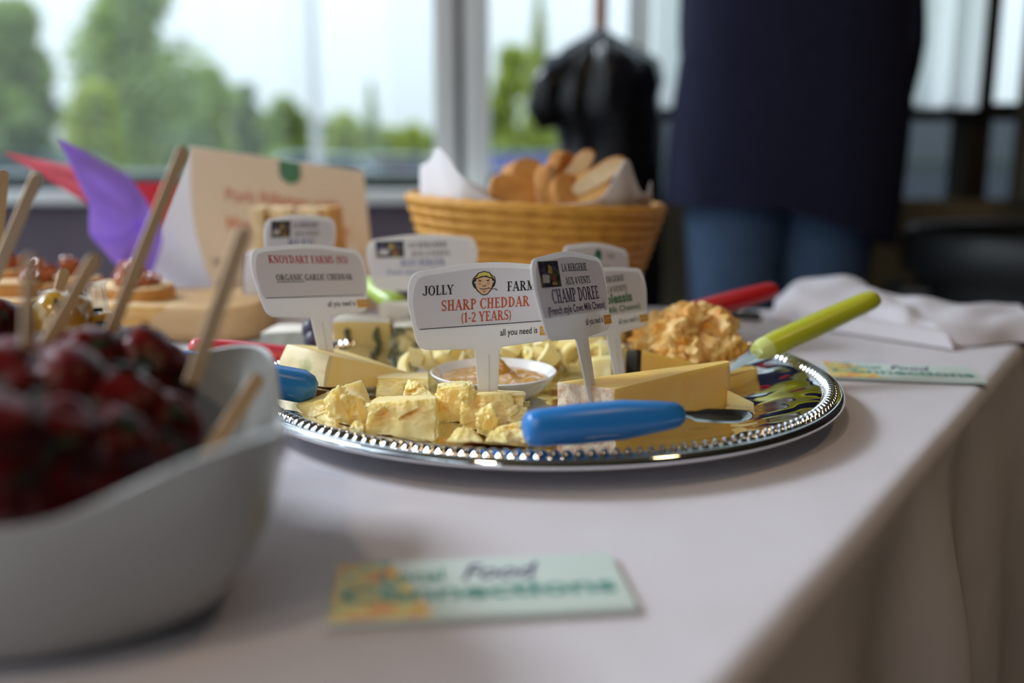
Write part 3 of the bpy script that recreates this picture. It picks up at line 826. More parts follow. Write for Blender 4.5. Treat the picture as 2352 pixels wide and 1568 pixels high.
# right edge follows the line through (.158,.408) and (.428,.801)
d_ = Vector((0.566, 0.824)).normalized()
TV[0] = Vector((0.158, 0.408)) - d_ * 0.95
TV[1] = Vector((0.158, 0.408)) + d_ * 0.74
TV[4] = TV[0] + Vector((-0.824, 0.566)) * 0.95
def perimeter(poly, rad, seglen):
    out = []
    n = len(poly)
    for i in range(n):
        p, a, b = poly[i], poly[i - 1], poly[(i + 1) % n]
        u = (a - p).normalized(); v = (b - p).normalized()
        ang = math.acos(max(-1, min(1, u.dot(v))))
        l = rad / math.tan(ang / 2)
        c = p + (u + v).normalized() * rad / math.sin(ang / 2)
        p0, p1 = p + u * l, p + v * l
        a0 = math.atan2(*(p0 - c).yx); a1 = math.atan2(*(p1 - c).yx)
        da = (a1 - a0 + PI) % (2 * PI) - PI
        for k in range(9):
            t = a0 + da * k / 8
            out.append((c + Vector((math.cos(t), math.sin(t))) * rad, Vector((math.cos(t), math.sin(t)))))
        q = poly[(i + 1) % n]
        u2 = (p - q).normalized(); v2 = (poly[(i + 2) % n] - q).normalized()
        ang2 = math.acos(max(-1, min(1, u2.dot(v2))))
        l2 = rad / math.tan(ang2 / 2)
        p2 = q + u2 * l2
        m = max(2, int((p2 - p1).length / seglen))
        nn = Vector(((p2 - p1).y, -(p2 - p1).x)).normalized()
        for k in range(1, m):
            out.append((p1 + (p2 - p1) * k / m, nn))
    return out
per = perimeter(TV, 0.035, 0.014)
bm = nb()
rings = []
L_ = 0.0
arc = []
prev = per[0][0]
for p, n_ in per:
    L_ += (p - prev).length; arc.append(L_); prev = p
def ring(off, z, fold):
    r = []
    for (p, n_), s in zip(per, arc):
        f = 0.55 * math.sin(s * 30 + 0.8 * math.sin(s * 11)) + 0.45 * math.sin(s * 17 + 2 + math.sin(s * 5))
        o = off + fold * f
        q = p + n_ * o
        r.append(Vector((q.x, q.y, T + z)))
    return r
R0 = 0.011
for k in range(7):
    a = k / 6 * PI / 2
    rings.append(ring(-R0 + R0 * math.sin(a), -R0 + R0 * math.cos(a), 0))
for z, off, fo in ((-0.025, 0.001, 0.0015), (-0.045, 0.004, 0.005), (-0.07, 0.008, 0.009), (-0.10, 0.013, 0.013), (-0.16, 0.019, 0.018), (-0.25, 0.025, 0.021), (-0.4, 0.03, 0.024), (-0.58, 0.04, 0.028), (-0.70, 0.045, 0.03)):
    rings.append(ring(off, z, fo))
R_ = add_rings(bm, list(reversed(rings)), True, False, False)
bm.faces.new(R_[-1])
bmesh.ops.recalc_face_normals(bm, faces=bm.faces[:])
cl = solo('tablecloth', bm, M['cloth'], 'white cloth covering the buffet table and hanging in folds down its side', 'tablecloth', sharp=60)
tb = thing('buffet_table', 'buffet table hidden under the white cloth', 'table', Vector((-0.2, 0.5, 0)))
bm = nb()
inn = perimeter([Vector((-0.2, 0.5)) + (v - Vector((-0.2, 0.5))) * 0.965 for v in TV], 0.03, 0.1)
a_ = [bm.verts.new((p.x, p.y, T - 0.035)) for p, n_ in inn]
b_ = [bm.verts.new((p.x, p.y, T - 0.003)) for p, n_ in inn]
bm.faces.new(list(reversed(a_))); bm.faces.new(b_)
for i in range(len(a_)):
    bm.faces.new((a_[i], a_[(i + 1) % len(a_)], b_[(i + 1) % len(a_)], b_[i]))
part('table_board', bm, M['wood_top'], tb)
for i in (0, 1, 3, 4):
    p = Vector((-0.2, 0.5)) + (TV[i] - Vector((-0.2, 0.5))) * 0.86
    bm = nb(); add_tube(bm, [(p.x, p.y, 0.0), (p.x, p.y, T - 0.035)], 0.017, 12); part('leg', bm, M['steel_leg'], tb)

# bunched cloth lying on the far right of the table
P0 = at(1772, 742, 0.0); P1 = at(2000, 765, 0.0); P2 = at(2155, 797, 0.0); P3 = at(2420, 790, 0.0)
def front(u):
    s = u * 3
    if s < 1: return P0.lerp(P1, s)
    if s < 2: return P1.lerp(P2, s - 1)
    return P2.lerp(P3, s - 2)
def bunch(u, v):
    f = front(u)
    dep = 0.17 - 0.02 * u
    p = Vector((f.x + v * dep * (0.30 - 0.05 * u), f.y + v * dep, 0))
    top = 0.0255 + 0.007 * math.exp(-((u - 0.22) / 0.13) ** 2) - 0.010 * max(0.0, u - 0.40) / 0.6
    e = min(1.0, v / 0.16) if v < 0.16 else 1.0
    e = math.sin(e * PI / 2) ** 0.8
    b = 1.0 if v < 0.8 else max(0.0, math.cos((v - 0.8) / 0.2 * PI / 2))
    s = 1.0 if u > 0.1 else math.sin(max(u, 0) / 0.1 * PI / 2)
    h = top * e * b * s * (0.74 + 0.26 * math.sin(min(1, v * 1.7) * PI / 2))
    h += e * b * s * (0.003 * math.sin(u * 15 + v * 5) + 0.0015 * math.sin(u * 31 - v * 9) + 0.003 * noise.noise(Vector((u * 6, v * 4, 1))))
    p.y += 0.006 * math.sin(u * 23) * (1 - v)
    p.z = T + 0.0012 + max(0.0, h)
    return p
bm = nb(); add_grid(bm, bunch, 110, 40)
solidify(bm, -0.001)
fc = solo('folded_cloth', bm, M['cloth'], 'bunched white spare cloth lying on the far end of the table beyond the lime knife', 'cloth', sharp=80)
# flat lower fold of that cloth
bm = nb()
def lowfold(u, v):
    a = at(1835, 748, 0).lerp(at(2175, 800, 0), u)
    return Vector((a.x - 0.006 * v, a.y - 0.014 + v * 0.05, T + 0.0015 + 0.012 * math.sin(min(1, v * 2.5) * PI / 2)))
add_grid(bm, lowfold, 50, 10); solidify(bm, -0.0008)
part('lower_fold', bm, M['cloth'], fc)

# sheet of paper with a pen behind the tray
A_ = [at(1560, 735, 0), at(1812, 790, 0), at(1800, 722, 0), at(1600, 700, 0)]
bm = nb()
vs = [bm.verts.new(p + Vector((0, 0, 0.0008))) for p in A_]
bm.faces.new(vs); solidify(bm, 0.0005)
solo('paper_sheet', bm, M['paper'], 'white paper sheet under the black pen behind the red knife', 'paper', smooth=False)
t = None
q0, q1 = at(1610, 716, 0.006), at(1748, 728, 0.006)
t = thing('pen', 'black pen lying on the white paper below the red knife', 'pen', (q0 + q1) / 2)
bm = nb(); add_tube(bm, [q0, q0.lerp(q1, 0.08), q0.lerp(q1, 0.95), q1], [0.001, 0.0042, 0.0042, 0.003], 12); part('barrel', bm, M['wax'], t)
bm = nb(); add_tube(bm, [q0.lerp(q1, 0.7) + Vector((0, 0, 0.005)), q0.lerp(q1, 0.96) + Vector((0, 0, 0.005))], 0.0012, 8); part('clip', bm, M['steel_leg'], t)

# ================================================================== CARDS ON THE TABLE
def card(pts, label, grp=True):
    c = sum(pts, Vector()) / 4
    ex = ((pts[1] - pts[0]) + (pts[2] - pts[3])).normalized()
    ey = ((pts[3] - pts[0]) + (pts[2] - pts[1]))
    ey = (ey - ex * ey.dot(ex)).normalized()
    W = ((pts[1] - pts[0]).length + (pts[2] - pts[3]).length) / 2
    H = ((pts[3] - pts[0]).dot(ey) + (pts[2] - pts[1]).dot(ey)) / 2
    m4 = Matrix((( ex.x, ey.x, 0, c.x), (ex.y, ey.y, 0, c.y), (0, 0, 1, T + 0.0012), (0, 0, 0, 1)))
    t = thing('name_card', label, 'card', m4, 'printed cards on the tablecloth')
    bm = nb(); add_box(bm, -W / 2, W / 2, -H / 2, H / 2, 0, 0.0022, 0.0004); part('card_stock', bm, M['mint'], t, world=False)
    RX = Matrix(((1, 0, 0, 0), (0, 0, 1, 0), (0, -1, 0, 0.00228), (0, 0, 0, 1)))     # (x, dep, y) -> (x, y, z)
    bm = nb(); flat(bm, [(-W / 2, -H / 2), (-0.17 * W, -H / 2), (-0.17 * W, -H * 0.4), (-0.31 * W, H / 2), (-W / 2, H / 2)], 0)
    bm.transform(RX); bmesh.ops.recalc_face_normals(bm, faces=bm.faces[:])
    part('woven_picture', bm, M['weave_print'], t, world=False, smooth=False)
    bm = nb()
    plain_text(bm, 'Connections', -0.47 * W, 0.46 * W, -0.22 * H, 0.24 * H, -0.0001, 0, bold=0.03)
    plain_text(bm, 'Local', -0.34 * W, -0.12 * W, 0.10 * H, 0.2 * H, -0.0001, 0, bold=0.02)
    plain_text(bm, 'Food', -0.06 * W, 0.22 * W, 0.09 * H, 0.27 * H, -0.0001, 1, bold=0.015, shear=0.4)
    bm.transform(RX)
    part('lettering', bm, [M['ink_teal'], M['ink_pur']], t, world=False, smooth=False)
card([at(772, 1438, 0.002), at(1490, 1400, 0.002), at(1380, 1275, 0.002), at(757, 1302, 0.002)], 'mint white card with woven picture and green lettering in front of the silver tray')
card([at(1890, 866, 0.002), at(2255, 882, 0.002), at(2235, 845, 0.002), at(1905, 835, 0.002)], 'mint white card lying flat beside the bunched cloth, right of the tray')

# ================================================================== SILVER TRAY
TC = Vector((0.0212, 0.655, T + 0.0008))
tray = thing('serving_tray', 'round silver tray with a beaded rim holding the cheeses', 'tray', TC)
bm = nb()
add_lathe(bm, [(0, 0.0042), (0.06, 0.0042), (0.128, 0.0044), (0.140, 0.0052), (0.152, 0.0078), (0.166, 0.0118), (0.178, 0.0150), (0.1835, 0.0160), (0.1862, 0.0161)], 160)
part('well', bm, M['chrome_dish'], tray, world=False, sharp=60)
bm = nb()
add_lathe(bm, [(0.1955, 0.0178), (0.1972, 0.0180), (0.1990, 0.0172), (0.2003, 0.0155), (0.2006, 0.0138), (0.1996, 0.0126), (0.197, 0.0122), (0.183, 0.0118), (0.165, 0.0072), (0.148, 0.0025), (0.138, 0.0003), (0, 0.0)], 160)
bmesh.ops.recalc_face_normals(bm, faces=bm.faces[:])
part('rim', bm, M['chrome'], tray, world=False, sharp=60)
bm = nb()
NB, SP, TT = 192, 12, 8
Vv = []
for i in range(NB * SP):
    row = []
    for j in range(TT + 1):
        t_ = j / TT
        ph = (i / SP + 0.9 * t_) * PI
        rg = abs(math.sin(ph)) ** 1.1
        env = math.sin(PI * min(1, max(0, t_))) ** 0.6
        r = 0.1858 + 0.0102 * t_
        z = 0.0160 + 0.0014 * t_ + env * (0.0002 + 0.0040 * rg)
        a = 2 * PI * i / (NB * SP)
        row.append(bm.verts.new((r * math.cos(a), r * math.sin(a), z)))
    Vv.append(row)
for i in range(NB * SP):
    for j in range(TT):
        bm.faces.new((Vv[i][j], Vv[i][j + 1], Vv[(i + 1) % (NB * SP)][j + 1], Vv[(i + 1) % (NB * SP)][j]))
bmesh.ops.recalc_face_normals(bm, faces=bm.faces[:])
part('beaded_band', bm, M['chrome'], tray, world=False, sharp=70)

# ================================================================== CHEESES ON THE TRAY
PZ = T + 0.0052
def cols(spec):                    # [(px, py_top, y)] -> top points ; bottoms straight below on the tray
    top = [aty(px, py, y) for px, py, y in spec]
    return top
def chunk(name, label, top, bot=None, m='cheddar', group=None, spread=0.0, **kw):
    top = cols(top)
    if bot is None:
        bot = [Vector((p.x, p.y, PZ)) for p in top]
    else:
        bot = [aty(*b) for b in bot]
    for b in bot:
        b.z = max(b.z, PZ - 0.0004)
    bm = nb()
    add_chunk(bm, bot, top, **kw)
    bmesh.ops.recalc_face_normals(bm, faces=bm.faces[:])
    mm = [M[x] for x in m] if isinstance(m, (list, tuple)) else M[m]
    return solo(name, bm, mm, label, 'cheese', group, sharp=50)
GC = 'broken cheddar chunks at the front of the tray'
chunk('cheddar_chunk', 'pale cheddar wedge with a high peak, beside the blue knife at the left front', [(672, 930, 0.565), (815, 905, 0.548), (856, 928, 0.59), (832, 868, 0.595)],
      [(678, 962, 0.55), (838, 986, 0.536), (862, 940, 0.59), (760, 930, 0.60)], group=GC, n=40, amp=0.0017, s=130, seed=4, scoop=0.003, top_smooth=0.5, round_=0.06)
chunk('cheddar_chunk', 'big pale cheddar block at the very front, left of the small crumbs', [(842, 926, 0.528), (1006, 912, 0.522), (1000, 905, 0.555), (868, 907, 0.560)],
      [(836, 1003, 0.520), (1002, 1014, 0.512), (998, 985, 0.55), (852, 980, 0.555)], group=GC, n=44, amp=0.0024, s=140, seed=5, scoop=0.004, top_smooth=0.25)
chunk('cheddar_chunk', 'flat-topped cheddar block behind the big front block', [(862, 866, 0.625), (986, 868, 0.615), (985, 852, 0.655), (875, 856, 0.66)], group=GC, n=32, amp=0.0022, s=120, seed=3, scoop=0.002, top_smooth=0.3)
chunk('cheddar_chunk', 'jagged small cheddar peak resting on the big front block', [(948, 872, 0.572), (966, 880, 0.570), (992, 900, 0.580), (936, 876, 0.585)],
      [(925, 912, 0.560), (1000, 912, 0.556), (1003, 908, 0.588), (930, 906, 0.590)], group=GC, n=26, amp=0.0026, s=190, seed=9, scoop=0.003)
chunk('cheddar_chunk', 'cheddar block between the front block and the labelled block', [(1003, 889, 0.575), (1088, 884, 0.570), (1086, 873, 0.600), (1008, 877, 0.605)], group=GC, n=36, amp=0.0028, s=140, seed=11, scoop=0.004, top_smooth=0.5)
chunk('cheddar_chunk', 'squarish cheddar block with the farmer sign stuck into it', [(1060, 905, 0.555), (1213, 904, 0.552), (1206, 896, 0.590), (1075, 894, 0.597)],
      [(1052, 1000, 0.540), (1204, 1000, 0.542), (1206, 960, 0.59), (1070, 960, 0.597)], group=GC, n=44, amp=0.0024, s=130, seed=13, scoop=0.0035, top_smooth=0.2)
chunk('cheddar_crumb', 'small pointed cheddar crumb at the front rim of the tray', [(1055, 982, 0.508), (1078, 982, 0.506), (1082, 988, 0.518), (1060, 986, 0.52)],
      [(1022, 1014, 0.500), (1112, 1016, 0.498), (1106, 1004, 0.522), (1036, 1004, 0.524)], group=GC, n=24, amp=0.0024, s=180, seed=17)
chunk('cheddar_crumb', 'low crumbly cheddar piece touching the blue knife handle', [(1130, 990, 0.503), (1195, 966, 0.510), (1208, 968, 0.530), (1150, 975, 0.532)],
      [(1108, 1016, 0.495), (1212, 1016, 0.495), (1214, 1000, 0.53), (1128, 1000, 0.532)], group=GC, n=28, amp=0.0026, s=170, seed=19, scoop=0.002)
chunk('cheddar_crumb', 'small cheddar flake at the foot of the peaked wedge', [(815, 962, 0.522), (832, 966, 0.52), (836, 975, 0.53), (818, 970, 0.532)],
      [(800, 990, 0.518), (836, 998, 0.516), (838, 985, 0.534), (806, 983, 0.536)], group=GC, n=10, amp=0.0025, s=200, seed=23)
# flaked fragments leaning on the blocks
for sd, (px, py, y, r), lb in ((31, (780, 930, 0.540, 0.0085), 'flaky cheddar fragment clinging to the peaked wedge'), (33, (1075, 905, 0.548, 0.005), 'tiny cheddar fragment on the left corner of the labelled block'),
                               (37, (1122, 965, 0.533, 0.0065), 'cheddar fragment at the foot of the labelled block')):
    bm = nb(); add_blob(bm, aty(px, py, y), (r, r * 0.7, r * 1.2), sd, 0.45, 4, 1.9)
    solo('cheddar_crumb', bm, M['cheddar'], lb, 'cheese', GC)

# garlic cheddar wedge
chunk('garlic_cheddar_wedge', 'smooth herb-speckled cheddar wedge carrying the garlic cheddar sign', [(652, 786, 0.650), (752, 812, 0.628), (955, 858, 0.665), (770, 796, 0.700)],
      [(625, 868, 0.640), (738, 892, 0.618), (950, 890, 0.66), (760, 850, 0.70)], m=('garlic', 'chive'), n=20, amp=0.0006, s=60, seed=41, round_=0.16, top_smooth=0.4,
      mi_fn=lambda c: 1 if c.y < -0.95 else 0)
# rinded wedge in front right
chunk('rinded_cheese_wedge', 'tall golden wedge with a mottled rind end behind the blue knife handle', [(1278, 877, 0.585), (1411, 893, 0.548), (1679, 829, 0.622), (1668, 827, 0.632)],
      [(1280, 975, 0.580), (1408, 1004, 0.542), (1676, 948, 0.620), (1666, 946, 0.632)], m=('cheddar2', 'rind'), n=22, amp=0.0005, s=80, seed=43, round_=0.03,
      mi_fn=lambda c: 1 if c.y < -0.97 else 0)
chunk('yellow_cheese_wedge', 'yellow wedge under the orange crumbly cheese with black waxed end', [(1437, 806, 0.690), (1462, 800, 0.68), (1640, 845, 0.70), (1560, 812, 0.76)], m=('cheddar2', 'wax'), n=16, amp=0.0005, s=60, seed=47, round_=0.06,
      mi_fn=lambda c: 1 if c.y < -0.9 else 0)
chunk('cheese_slice', 'thin yellow slice lying flat beside the tip of the rinded wedge', [(1672, 866, 0.655), (1742, 846, 0.675), (1728, 838, 0.70), (1660, 845, 0.70)], m='cheddar2', n=10, amp=0.0006, s=60, seed=53)
chunk('cheese_slice', 'pale pointed offcut lying at the foot of the rinded wedge tip', [(1670, 895, 0.615), (1733, 925, 0.605), (1700, 915, 0.63), (1672, 892, 0.640)], m='cheddar', n=10, amp=0.0006, s=60, seed=57)
# blue cheeses at the back
def veins(t, front, n, seed):
    rng = random.Random(seed)
    for k in range(n):
        px, py, y, h = front[k]
        bm = nb()
        a = aty(px, py, y)
        pts = [a + Vector((rng.uniform(-0.0016, 0.0016), 0, -h * i / 6)) for i in range(7)]
        add_tube(bm, pts, [0.0008, 0.0024, 0.0030, 0.0020, 0.0026, 0.0022, 0.0008], 7, 0.5)
        part('blue_vein', bm, M['vein'], t)
bc = chunk('blue_cheese_wedge', 'golden cheese wedge with two dark blue veins behind the garlic cheddar', [(762, 738, 0.772), (898, 738, 0.765), (890, 724, 0.82), (775, 722, 0.83)], m=('bluech', 'brie'), n=16, amp=0.0008, s=60, seed=61, round_=0.08,
           mi_fn=lambda c: 1 if c.z > 0.96 else 0)
veins(bc, [(797, 752, 0.769, 0.012), (865, 750, 0.764, 0.028)], 2, 3)
chunk('blue_cheese_wedge', 'marbled green and gold blue cheese chunk behind the farmer sign', [(900, 748, 0.752), (962, 750, 0.748), (955, 736, 0.79), (905, 734, 0.80)], m=('vein_mix', 'brie'), n=16, amp=0.002, s=90, seed=67,
      mi_fn=lambda c: 1 if c.z > 0.96 else 0)
chunk('soft_cheese_wedge', 'pale soft cheese wedge with grey-green rind at the far left of the tray', [(596, 764, 0.785), (706, 760, 0.775), (712, 744, 0.82), (640, 742, 0.835)], m=('greyrind', 'brie'), n=16, amp=0.001, s=70, seed=71,
      mi_fn=lambda c: 1 if c.z > 0.96 else 0)
chunk('soft_cheese_wedge', 'pale wedge standing behind the blue sign at the back of the tray', [(868, 700, 0.812), (968, 700, 0.81), (960, 690, 0.835), (880, 690, 0.838)], m='brie', n=12, amp=0.001, s=70, seed=73)
for i, (px, py, y, lb) in enumerate(((716, 757, 0.742, 'dark grape topmost beside the garlic cheddar sign stake'), (722, 784, 0.728, 'dark grape lowest beside the garlic cheddar sign stake'), (735, 770, 0.755, 'dark grape behind the garlic cheddar sign stake'))):
    p = aty(px, py, y)
    t = thing('grape', lb, 'grape', p, 'dark grapes on the tray')
    bm = nb(); add_blob(bm, p, (0.0078, 0.0078, 0.0088), i, 0.04, 3); part('berry', bm, M['grape'], t)
    bm = nb(); add_tube(bm, [p + Vector((0, 0, 0.0082)), p + Vector((0.001, 0, 0.0105))], 0.0009, 6); part('stem', bm, M['bark'], t)
# dish of amber jelly
DC = at(1133, 893, 0.018); DC = Vector((-0.0125, 0.640, PZ - 0.0004))
dd = thing('sauce_dish', 'small white china dish of amber jelly in the middle of the tray', 'dish', DC)
bm = nb()
add_lathe(bm, [(0, 0), (0.024, 0), (0.026, 0.001), (0.036, 0.008), (0.0425, 0.0165), (0.0432, 0.0178), (0.0422, 0.0184), (0.0405, 0.0170), (0.034, 0.0085), (0.024, 0.003), (0, 0.0028)], 64)
bmesh.ops.recalc_face_normals(bm, faces=bm.faces[:])
part('bowl', bm, M['dish_china'], dd, world=False, sharp=70)
bm = nb()
def jel(u, v):
    r = 0.0385 * u; a = 2 * PI * v
    x, y = r * math.cos(a), r * math.sin(a)
    h = 0.0135 + 0.0016 * fbm((x, y, 3), 130, 3) + 0.012 * math.exp(-((x - 0.002) ** 2 + (y - 0.012) ** 2) / 0.00008)
    return Vector((x, y, h if u < 0.99 else 0.0125))
add_grid(bm, jel, 18, 40); bmesh.ops.remove_doubles(bm, verts=bm.verts[:], dist=1e-5)
bmesh.ops.recalc_face_normals(bm, faces=bm.faces[:])
sd_ = solo('amber_jelly', bm, M['jelly'], 'amber fruit jelly mounded in the small white dish', 'jelly', sharp=80)
sd_.location = DC + (sd_.location - Vector((0, 0, 0)))
# curled shavings
rng = random.Random(4)
def curl_mesh(k):
    r = random.Random(k)
    bm = nb()
    n = 14
    R = 0.0065 + 0.005 * r.random()
    turn = 2.0 + 2.2 * r.random()
    wd = 0.0045 + 0.003 * r.random()
    rise = 0.008 * r.random()
    rows = []
    for i in range(n + 1):
        a = turn * i / n
        rr = R * (1 + 0.35 * i / n)
        p = Vector((rr * math.cos(a), rise * i / n, rr * math.sin(a)))
        w2 = wd * (0.6 + 0.4 * math.sin(PI * i / n))
        rows.append([bm.verts.new(p + Vector((0, -w2, 0))), bm.verts.new(p + Vector((0, w2, 0.0006)))])
    for a, b in zip(rows, rows[1:]):
        bm.faces.new((a[0], a[1], b[1], b[0]))
    solidify(bm, 0.0024)
    return finish('cheese_curl', bm, M['curl'], sharp=60)
cm = [curl_mesh(k) for k in range(7)]
for i in range(70):
    px = rng.uniform(955, 1400)
    y = rng.uniform(0.695, 0.775)
    pyt = 800 + 34 * abs((px - 1180) / 240) ** 2
    f = rng.random() ** 0.75
    if px < 1000 : y = rng.uniform(0.69, 0.72)
    z0 = PZ + 0.008
    z1 = max(z0 + 0.004, aty(px, pyt, y).z)
    p = aty(px, 800, y)
    o = bpy.data.objects.new('cheese_curl', cm[i % 7])
    C.objects.link(o)
    o.location = (p.x, y, z0 + (z1 - z0) * f)
    o.rotation_euler = (rng.uniform(0, 6.28), rng.uniform(0, 6.28), rng.uniform(0, 6.28))
    k = rng.uniform(0.9, 1.35)
    o.scale = (k, k, k)
    tag(o, 'pale yellow curled cheese shaving in the heap behind the jelly dish', 'cheese', 'curled cheese shavings behind the jelly dish')
# orange crumbly heap
oc = [(1500, 785, 0.735, 0.016), (1545, 770, 0.725, 0.017), (1590, 765, 0.730, 0.019), (1640, 775, 0.730, 0.018), (1672, 800, 0.720, 0.013), (1610, 740, 0.750, 0.013), (1560, 738, 0.755, 0.014),
      (1650, 745, 0.752, 0.012), (1508, 752, 0.760, 0.012), (1600, 808, 0.712, 0.015), (1550, 806, 0.712, 0.013), (1650, 812, 0.715, 0.014)]
wh = ['beside the back sign stakes', 'left front of the heap', 'in the middle front of the heap', 'right front of the heap, nearest the lime knife', 'lowest at the right side of the heap', 'on the top of the heap, middle', 'on the top left of the heap',
      'on the top right of the heap', 'at the upper left end of the heap', 'at the foot of the heap above the rinded wedge', 'at the left foot of the heap above the yellow wedge', 'at the right foot of the heap']
for i, (px, py, y, r) in enumerate(oc):
    p = aty(px, py, y)
    bm = nb()
    add_blob(bm, p, (r * 1.05, r, r * 0.95), 100 + i, 0.5, 4, 1.7)
    solo('orange_cheese_lump', bm, M['orange_ch'], 'crumbly orange cheese lump ' + wh[i], 'cheese', 'heap of orange crumbly cheese')

# ================================================================== KNIVES
def knife(name, label, A, B, prof, mat, bl_end=None, bw=0.008, capmat=None, flat_=0.8, roll=0.0, group='plastic-handled cheese knives'):
    A, B = Vector(A), Vector(B)
    t = thing(name, label, 'knife', (A + B) / 2, group)
    bm = nb()
    n = 18
    pts, rad = [], []
    for i, (f, r) in enumerate(prof):
        pts.append(A.lerp(B, f)); rad.append(r)
    add_tube(bm, pts, rad, n, flat_)
    part('handle', bm, M[mat], t, sharp=60)
    if capmat:
        d = (B - A).normalized()
        bm = nb(); add_tube(bm, [B, B + d * 0.004, B + d * 0.010], [prof[-1][1] * 1.0, prof[-1][1] * 0.98, prof[-1][1] * 0.7], n, flat_)
        part('handle_tip', bm, M[capmat], t, sharp=60, label='paler slanted end of the handle')
    if bl_end is not None:
        E_ = Vector(bl_end)
        d = (E_ - B).normalized()
        s = d.cross(Vector((0, 0, 1))).normalized()
        u = s.cross(d)
        s, u = s * math.cos(roll) + u * math.sin(roll), u * math.cos(roll) - s * math.sin(roll)
        bm = nb()
        L = (E_ - B).length
        rows = []
        for f, ww in ((-0.1, 0.45), (0.12, 0.5), (0.25, 0.9), (0.6, 1.0), (0.85, 0.95), (0.96, 0.6), (1.0, 0.2)):
            c = B + d * L * f
            rows.append([c - s * bw * ww, c + u * 0.0006 - s * bw * ww * 0.2, c + s * bw * ww, c - u * 0.0006])
        add_rings(bm, rows)
        part('blade', bm, M['blade'], t, sharp=25)
    return t
rnd = lambda r0, r1, r2, r3: [(0.0, r0 * 0.35), (0.012, r0 * 0.7), (0.035, r0 * 0.92), (0.08, r0), (0.3, r1), (0.6, r2), (0.85, r3), (0.95, r3 * 0.85), (0.985, r3 * 0.6), (1.0, r3 * 0.3)]
knife('cheese_knife', 'blue-handled knife lying across the front rim of the tray', aty(1203, 985, 0.470), aty(1570, 951, 0.500), rnd(0.0096, 0.0106, 0.0106, 0.0082), 'blue_h', aty(1728, 958, 0.548), 0.0055, flat_=1.0, roll=1.0)
knife('cheese_knife', 'blue-handled knife partly hidden by the white bowl at the left of the tray', aty(395, 832, 0.560), aty(728, 893, 0.578), [(0.0, 0.004), (0.03, 0.009), (0.1, 0.0112), (0.5, 0.0125), (0.90, 0.0130), (0.97, 0.0095), (1.0, 0.005)], 'blue_h', aty(800, 905, 0.61), 0.006)
knife('cheese_knife', 'rose-red-handled knife behind the garlic cheddar at the left of the tray', aty(434, 796, 0.665), aty(795, 826, 0.715), rnd(0.0088, 0.0092, 0.0085, 0.006), 'rose_h', aty(860, 826, 0.735), 0.006)
knife('cheese_knife', 'light-green-handled knife at the back of the tray beside the blue sign', aty(822, 640, 0.90), aty(925, 706, 0.835), rnd(0.0082, 0.0095, 0.0105, 0.0108), 'green_h', aty(960, 728, 0.80), 0.006)
knife('cheese_knife', 'red-handled knife pointing up right behind the orange cheese', aty(1781, 663, 0.86), aty(1480, 750, 0.80), rnd(0.0098, 0.0112, 0.0118, 0.010), 'red_h', aty(1390, 782, 0.775), 0.007)
knife('cheese_knife', 'lime-handled knife sticking out over the right rim of the tray', aty(2010, 684, 0.735), aty(1762, 797, 0.690), [(0.0, 0.0045), (0.015, 0.0078), (0.05, 0.0092), (0.15, 0.0096), (0.5, 0.0105), (0.8, 0.0108), (0.92, 0.0108), (1.0, 0.0100)], 'lime_h', aty(1640, 862, 0.655), 0.007, 'limecap')

chunk('soft_cheese_piece', 'pale rounded cheese piece at the stake of the half hidden green-lettered sign', [(1345, 826, 0.675), (1405, 818, 0.668), (1425, 812, 0.70), (1360, 815, 0.71)], m='curl', n=14, amp=0.0012, s=80, seed=81, round_=0.3)
chunk('soft_cheese_piece', 'pale cheese block under the green-emblem sign behind the heap', [(1390, 800, 0.760), (1440, 798, 0.755), (1450, 790, 0.79), (1395, 792, 0.80)], m='brie', n=10, amp=0.001, s=80, seed=83)

# ================================================================== SIGNS
def rounded(keys, seg=6):
    out = []
    n = len(keys)
    for i in range(n):
        p = Vector(keys[i][:2]); r = keys[i][2]
        a = Vector(keys[i - 1][:2]); b = Vector(keys[(i + 1) % n][:2])
        if r <= 0:
            out.append(tuple(p)); continue
        u, v = (a - p), (b - p)
        l = min(r, u.length * 0.45, v.length * 0.45)
        p0, p1 = p + u.normalized() * l, p + v.normalized() * l
        for k in range(seg + 1):
            t = k / seg
            q = p0 * (1 - t) ** 2 + p * 2 * t * (1 - t) + p1 * t * t
            out.append((q.x, q.y))
    return out
BB = 0.027                                    # the panel starts this far above the point where the stake enters
half = [(0.0056, -0.016, 0), (0.0087, BB - 0.0002, 0.0012), (0.0455, BB + 0.0018, 0.0075), (0.0520, BB + 0.034, 0.014), (0.0490, BB + 0.0482, 0.007)]
keys = half + [(0, BB + 0.0538, 0.03)] + [(-x, z, r) for x, z, r in reversed(half)]
OUT = rounded(keys)
INS = [(x * 0.915, BB + 0.0146 + max(0.0, (z - BB - 0.0146)) * 0.93) for x, z in rounded([(0.0505, BB + 0.0146, 0.003), (0.0535, BB + 0.034, 0.01), (0.0495, BB + 0.0478, 0.006), (0, BB + 0.0528, 0.03), (-0.0495, BB + 0.0478, 0.006), (-0.0535, BB + 0.034, 0.01), (-0.0505, BB + 0.0146, 0.003)])]
FD = -0.00105                                 # front face depth
def rotm(yaw, lean, roll):
    return Matrix.Rotation(yaw, 4, 'Z') @ Matrix.Rotation(lean, 4, 'X') @ Matrix.Rotation(roll, 4, 'Y')
body_me = ins_me = foot_me = box_me = None
bm = nb(); add_prism(bm, OUT, FD, 0.0)
fe = [e for e in bm.edges if len(e.link_faces) == 2 and e.calc_face_angle(0) > 1.0]
bmesh.ops.bevel(bm, geom=fe, offset=0.00035, segments=2, affect='EDGES')
add_prism(bm, [(0.0002, -0.016), (0.0008, -0.016), (0.0010, BB - 0.004), (0.0004, BB - 0.004)], FD - 0.0003, FD + 0.0004)
